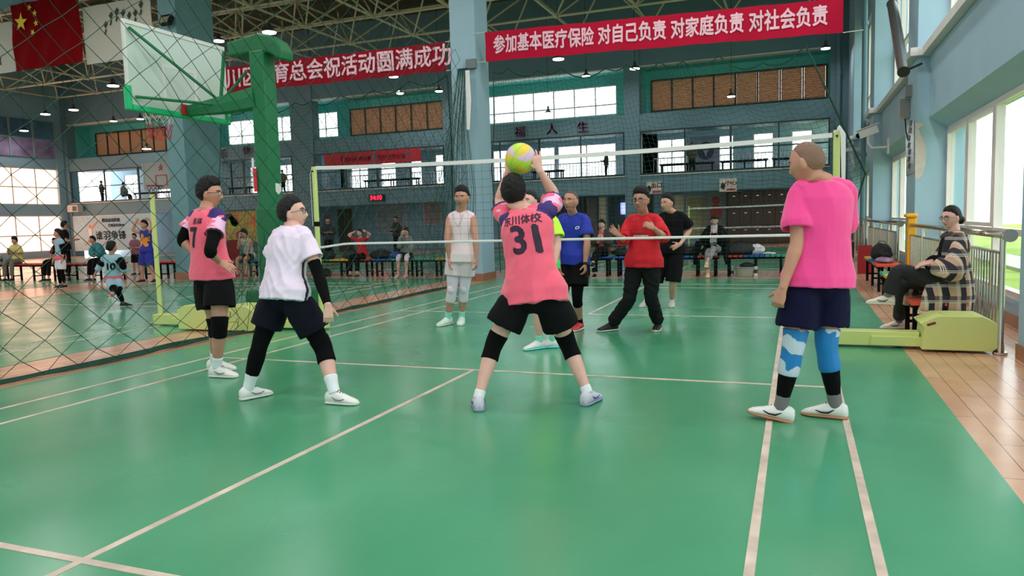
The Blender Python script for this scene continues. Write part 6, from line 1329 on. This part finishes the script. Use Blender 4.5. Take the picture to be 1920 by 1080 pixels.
# ---- far bench row
BROWNJ = mat('brown_jacket', (70, 56, 50), .85); CT = lambda m_, sl=.6, e=.016, hem=-.08, name='shirt', **k: dict(k='top', name=name, m=m_, e=e, hem=hem, sleeve=sl, loose=1.5, fold=.006, fs=6, **k); BT = lambda m_, ln=.7, name='shorts', fl=.03: dict(k='bottom', name=name, m=m_, len=ln, flare=fl, e=.014)
def bxp(px): return P(px, 500, 10.75).x
BLKH = dict(kind='short', th=.02, top=.01)
person(seated(bxp(1131), 10.72, (.1, -1), 'woman with bobbed hair in a brown open jacket and pink top on the far bench', s=.93, cross='L', arms='phone', vox=.011, skin='c', hf=(.0, -1, -.05), hair=dict(kind='full', th=.028, rough=.4), shoe=[SHOEK, SOLEW],
    clothes=[BT(BLACK, 1.9, 'trousers', .01), CT(mat('dusty_pink_top', (206, 100, 110), .8), .3, .012), CT([BROWNJ, mat('dusty_pink_top')], 1.85, .028, name='jacket', zone=lambda c, o: 1 if abs((c-o['neckp'])[0] if 'neckp' in o else (c-o['shj']['L'].lerp(o['shj']['R'], .5)).x) < .055 and c.y < o['shj']['L'].y-.02 else 0)]))
LB = person(seated(bxp(1341), 10.70, (.05, -1), 'woman in a long black coat looking down at a phone on the far bench', s=.97, cross='L', arms='phone', vox=.011, skin='c', hf=(.15, -.9, -.35), hair=dict(kind='full', th=.022, rough=.3, balls=[((0, -.10, .04), (.04, .04, .04))]), shoe=[mat('tan_cream_shoe', (232, 206, 160), .6), mat('brown_gum_rubber')],
    clothes=[BT(mat('light_grey_leggings', (150, 148, 150), .85), 1.75, 'leggings', .004), CT(mat('pale_grey_jumper', (190, 186, 190), .8), .3, .012), CT([BLACK, mat('pale_grey_jumper')], 1.85, .05, -.15, name='coat', flare=.1, zone=lambda c, o: 1 if abs((c-o['shj']['L'].lerp(o['shj']['R'], .5)).x) < .07 and c.y < o['shj']['L'].y-.02 else 0),
    *[dict(k='soup', name='coat_tail', m=BLACK, fn=lambda m, o, tor, trad, tlat, hp, q=q: m.loft([o['hipj']['L']+V((-.15+q*.27, -.02, .2)), o['hipj']['L']+V((-.15+q*.33, -.06, -.0)), o['hipj']['L']+V((-.15+q*.36, -.10, -.30))], [(.07, .12), (.09, .12), (.03, .05)], V((1, 0, 0)), 10)) for q in (-1, .9)],
    dict(k='leg', s='L', name='knee_pad', m=KNIT, t=(.86, 1.2), e=.01)]))
m = MB(); w = LB['wri']['L'].lerp(LB['wri']['R'], .5)+V((0, -.06, .05)); m.box(w, (.13, .012, .07), rot=Matrix.Rotation(R(-40), 3, 'X')); tag(m.build('phone', BLACK), 'black phone held by the woman in the long black coat', 'phone')
person(seated(bxp(681), 10.72, (-.05, -1), 'child in red shirt sitting with hands behind the head on the far bench', s=.86, arms='head', vox=.012, skin='c', hf=(-.1, -1, .05), hair=BLKH, shoe=[mat('yellow_black_shoe', (70, 66, 40), .6), SOLEW], clothes=[BT(BLACK, 1.8, 'trousers', .01), CT(mat('crimson_shirt', (196, 24, 44), .8), .6)]))
person(seated(bxp(767), 10.72, (.1, -1), 'girl in grey green jacket with a hand at her mouth on the far bench', s=.86, arms='face', vox=.012, skin='c', hf=(-.1, -1, .0), hair=dict(kind='full', th=.016, balls=[((0, -.05, .11), (.05, .05, .04))]), shoe=[mat('pink_white_shoe', (216, 170, 172), .6), SOLEW], clothes=[BT(BLACK, .75), CT(mat('grey_green_jacket', (128, 136, 130), .8), 1.85, .024, name='jacket'), dict(k='leg', s='L', name='knee_pad', m=mat('pale_brace'), t=(.72, 1.25), e=.014), dict(k='leg', s='R', name='knee_pad', m=mat('pale_brace'), t=(.72, 1.25), e=.014)]))
person(seated(bxp(470), 10.72, (.15, -1), 'man in pale sleeveless top with a hand at his face behind the green post', s=.95, arms='face', vox=.012, skin='b', hf=(-.4, -.9, -.2), hair=BLKH, lean=.12, shoe=[mat('red_shoe', (190, 24, 40), .6), SOLEW], clothes=[BT(BLACK, .7), CT(mat('pale_khaki_vest', (190, 184, 164), .8), 0, .014, name='vest')]))
# ---- left group
JB = mat('light_blue_team_kit', (156, 190, 204), .8); JP = mat('coral_team_kit', (232, 110, 124), .8); JW = mat('white_team_kit', (222, 230, 236), .8)
k10 = person(dict(label='child in pale blue and coral kit numbered 10 running away on the neighbouring court', s=.80, hip=P(213, 524, 3.75), neck=P(210, 478, 3.7), hl=(-.88, -.45, 0), sl=(-.88, -.45, 0), base=G(232, 576), vox=.010, skin='b', hf=(.1, 1, 0), hair=BLKH,
    foot=dict(R=dict(g=G(232, 575), f=(.9, .4)), L=dict(ank=P(205, 556, 3.2), f=(-.6, .4), pitch=-.9)), knee=dict(R=(222, 548), L=(216, 546)), elbow=dict(L=(191, 492, 3.8), R=(229, 494, 3.7)), wrist=dict(L=list(P(178, 514, 3.7)), R=list(P(236, 514, 3.8))), hs=1.12,
    shoe=[SHOEK, SOLEW], clothes=[dict(k='leg', s='R', name='legging', m=KNIT, t=(.3, 1.8), e=.005), dict(k='leg', s='L', name='legging', m=KNIT, t=(.3, 1.5), e=.005), BT([JB], .75), CT([JB, JP, KNIT], 1.7, .015, -.12, zone=lambda c, o: (2 if sleeve_side(c, o)[1] > .35 else (1 if c.z < o['hipj']['L'].z+.07 else 0)))]))
back_print(k10, '10', .17, .008, 0, -.15, BLACK, 'shirt_number', 1.)
person(standing(*G(118, 540)[:2], (-.2, -1), 'child in pale blue and coral kit standing at the left with the mouth open', s=.84, vox=.013, skin='b', hair=BLKH, hs=1.1, shoe=[SHOEK, SOLEW], hf=(-.6, -.8, .1), clothes=[dict(k='leg', s='R', name='legging', m=KNIT, t=(.3, 1.9), e=.005), dict(k='leg', s='L', name='legging', m=KNIT, t=(.3, 1.9), e=.005), BT(JW, .8), CT([JB, JP, KNIT], 1.5, .015, -.12, zone=lambda c, o: (2 if sleeve_side(c, o)[1] > .35 else (1 if c.z < o['hipj']['L'].z+.07 else 0)))]))
person(standing(*G(279, 530)[:2], (.05, -1), 'boy in blue basketball kit with an orange star stretching both arms over his head', s=.94, arms='up', spread=.22, vox=.012, skin='b', hair=BLKH, hs=1.05, shoe=[SHOEK, SOLEW], clothes=[BT(mat('blue_team_shorts', (36, 44, 150), .8), .95, fl=.06), CT([mat('blue_team_shorts'), mat('orange_star_print', (232, 140, 40), .8)], 0, .016, -.1, name='vest', zone=lambda c, o: 1 if (c-o['hipj']['L'].lerp(o['hipj']['R'], .5)-V((0, 0, .26))).length < .17+.04*math.sin(5*math.atan2(c.z-o['hipj']['L'].z-.26, c.x-o['hipj']['L'].lerp(o['hipj']['R'], .5).x)) and c.y < o['hipj']['L'].y else 0)]))
person(standing(*G(128, 519)[:2], (.5, .85), 'person in black seen from behind standing among the left benches', s=1., arms='front', vox=.014, skin='b', hair=BLKH, shoe=[SHOEK, SOLEW], clothes=[BT(BLACK, 1.9, 'trousers', .01), CT(BLACK, .7, .02)]))
person(seated(-19.0, 9.3, (.25, -1), 'child in a yellow top and dark cap seated at the far left', s=.86, zs=.5, arms='phone', vox=.013, skin='b', hair=dict(kind='short', th=.03, top=.02), shoe=[SHOEK, SOLEW], clothes=[BT(mat('khaki_trousers', (120, 112, 96), .85), 1.8, 'trousers', .01), CT(mat('pale_yellow_top', (222, 208, 130), .8), .9, .03)]))
person(seated(-17.3, 9.3, (-.1, -1), 'child in dark clothes seated behind the open mouthed child', s=.8, zs=.5, vox=.015, skin='b', hair=BLKH, shoe=[SHOEK, SOLEW], clothes=[BT(BLACK, 1.8, 'trousers', .01), CT(mat('dark_rust_top', (130, 50, 46), .8), .9, .02)]))
person(seated(-15.6, 9.4, (-.2, -1), 'child in a turquoise jacket leaning on the left benches', s=.85, zs=.5, vox=.015, skin='b', lean=.2, hair=BLKH, shoe=[SHOEK, SOLEW], clothes=[BT(BLACK, 1.8, 'trousers', .01), CT(mat('turquoise_jacket', (50, 130, 140), .8), 1.8, .03, name='jacket')]))
person(standing(-16.4, 11.2, (.2, -1), 'child with pink headband stooping behind the left benches', s=.75, arms='front', vox=.015, skin='b', hair=dict(kind='full', th=.02), shoe=[SHOEK, SOLEW], clothes=[BT(BLACK, .9), CT(mat('mauve_top', (150, 90, 110), .8), .6, .02)]))
# ---- figures in the distance
DG = mat('dark_grey_clothes', (48, 50, 54), .85)
def far(x, y, z, F, label, top, s=.97, arms='front', **k): return person(standing(x, y, F, label, s=s, z=z, arms=arms, vox=.018, skin='b', hair=dict(kind='short', th=.02), shoe=[SHOEK, SHOEK], clothes=[BT(BLACK, 1.9, 'trousers', .01), CT(top, 1.6, .03)], **k))
p = P(618, 480, 17.5); far(p.x, 17.5, 0, (.6, -.8), 'dark clothed person standing far off behind the left net post', DG)
p = P(745, 470, 22); far(p.x, 22, 0, (-.3, -1), 'dark figure standing in front of the pale notice board', DG)
far(-5.36, 27.2, 3.10, (-1, -.3), 'dark silhouetted person looking down in the gallery right of the ball', DG, s=.72+.0)
far(-1.55, 27.2, 3.10, (.3, -1), 'person in olive top in the gallery above the man in black', mat('olive_top', (84, 84, 60), .85), s=.80); far(-36.5, 27.2, 3.10, (.3, 1), 'person in dark jacket seen from behind in the far left gallery', DG, s=.80)
far(-23.2, 27.2, 3.10, (.5, -1), 'person in tan clothes in the gallery beside the green basketball post', mat('tan_clothes', (150, 116, 80), .85), s=.78)
D = seated(-34.9, 27.3, (.3, 1), 'person in grey seated with their back turned in the far left gallery', s=.9, zs=.40, vox=.018, skin='b', hair=BLKH, shoe=[SHOEK, SHOEK], clothes=[BT(DG, 1.9, 'trousers', .01), CT(mat('grey_coat', (110, 112, 112), .85), 1.8, .04, name='coat')])
o = person(D)['root']; o.location.z = 3.10
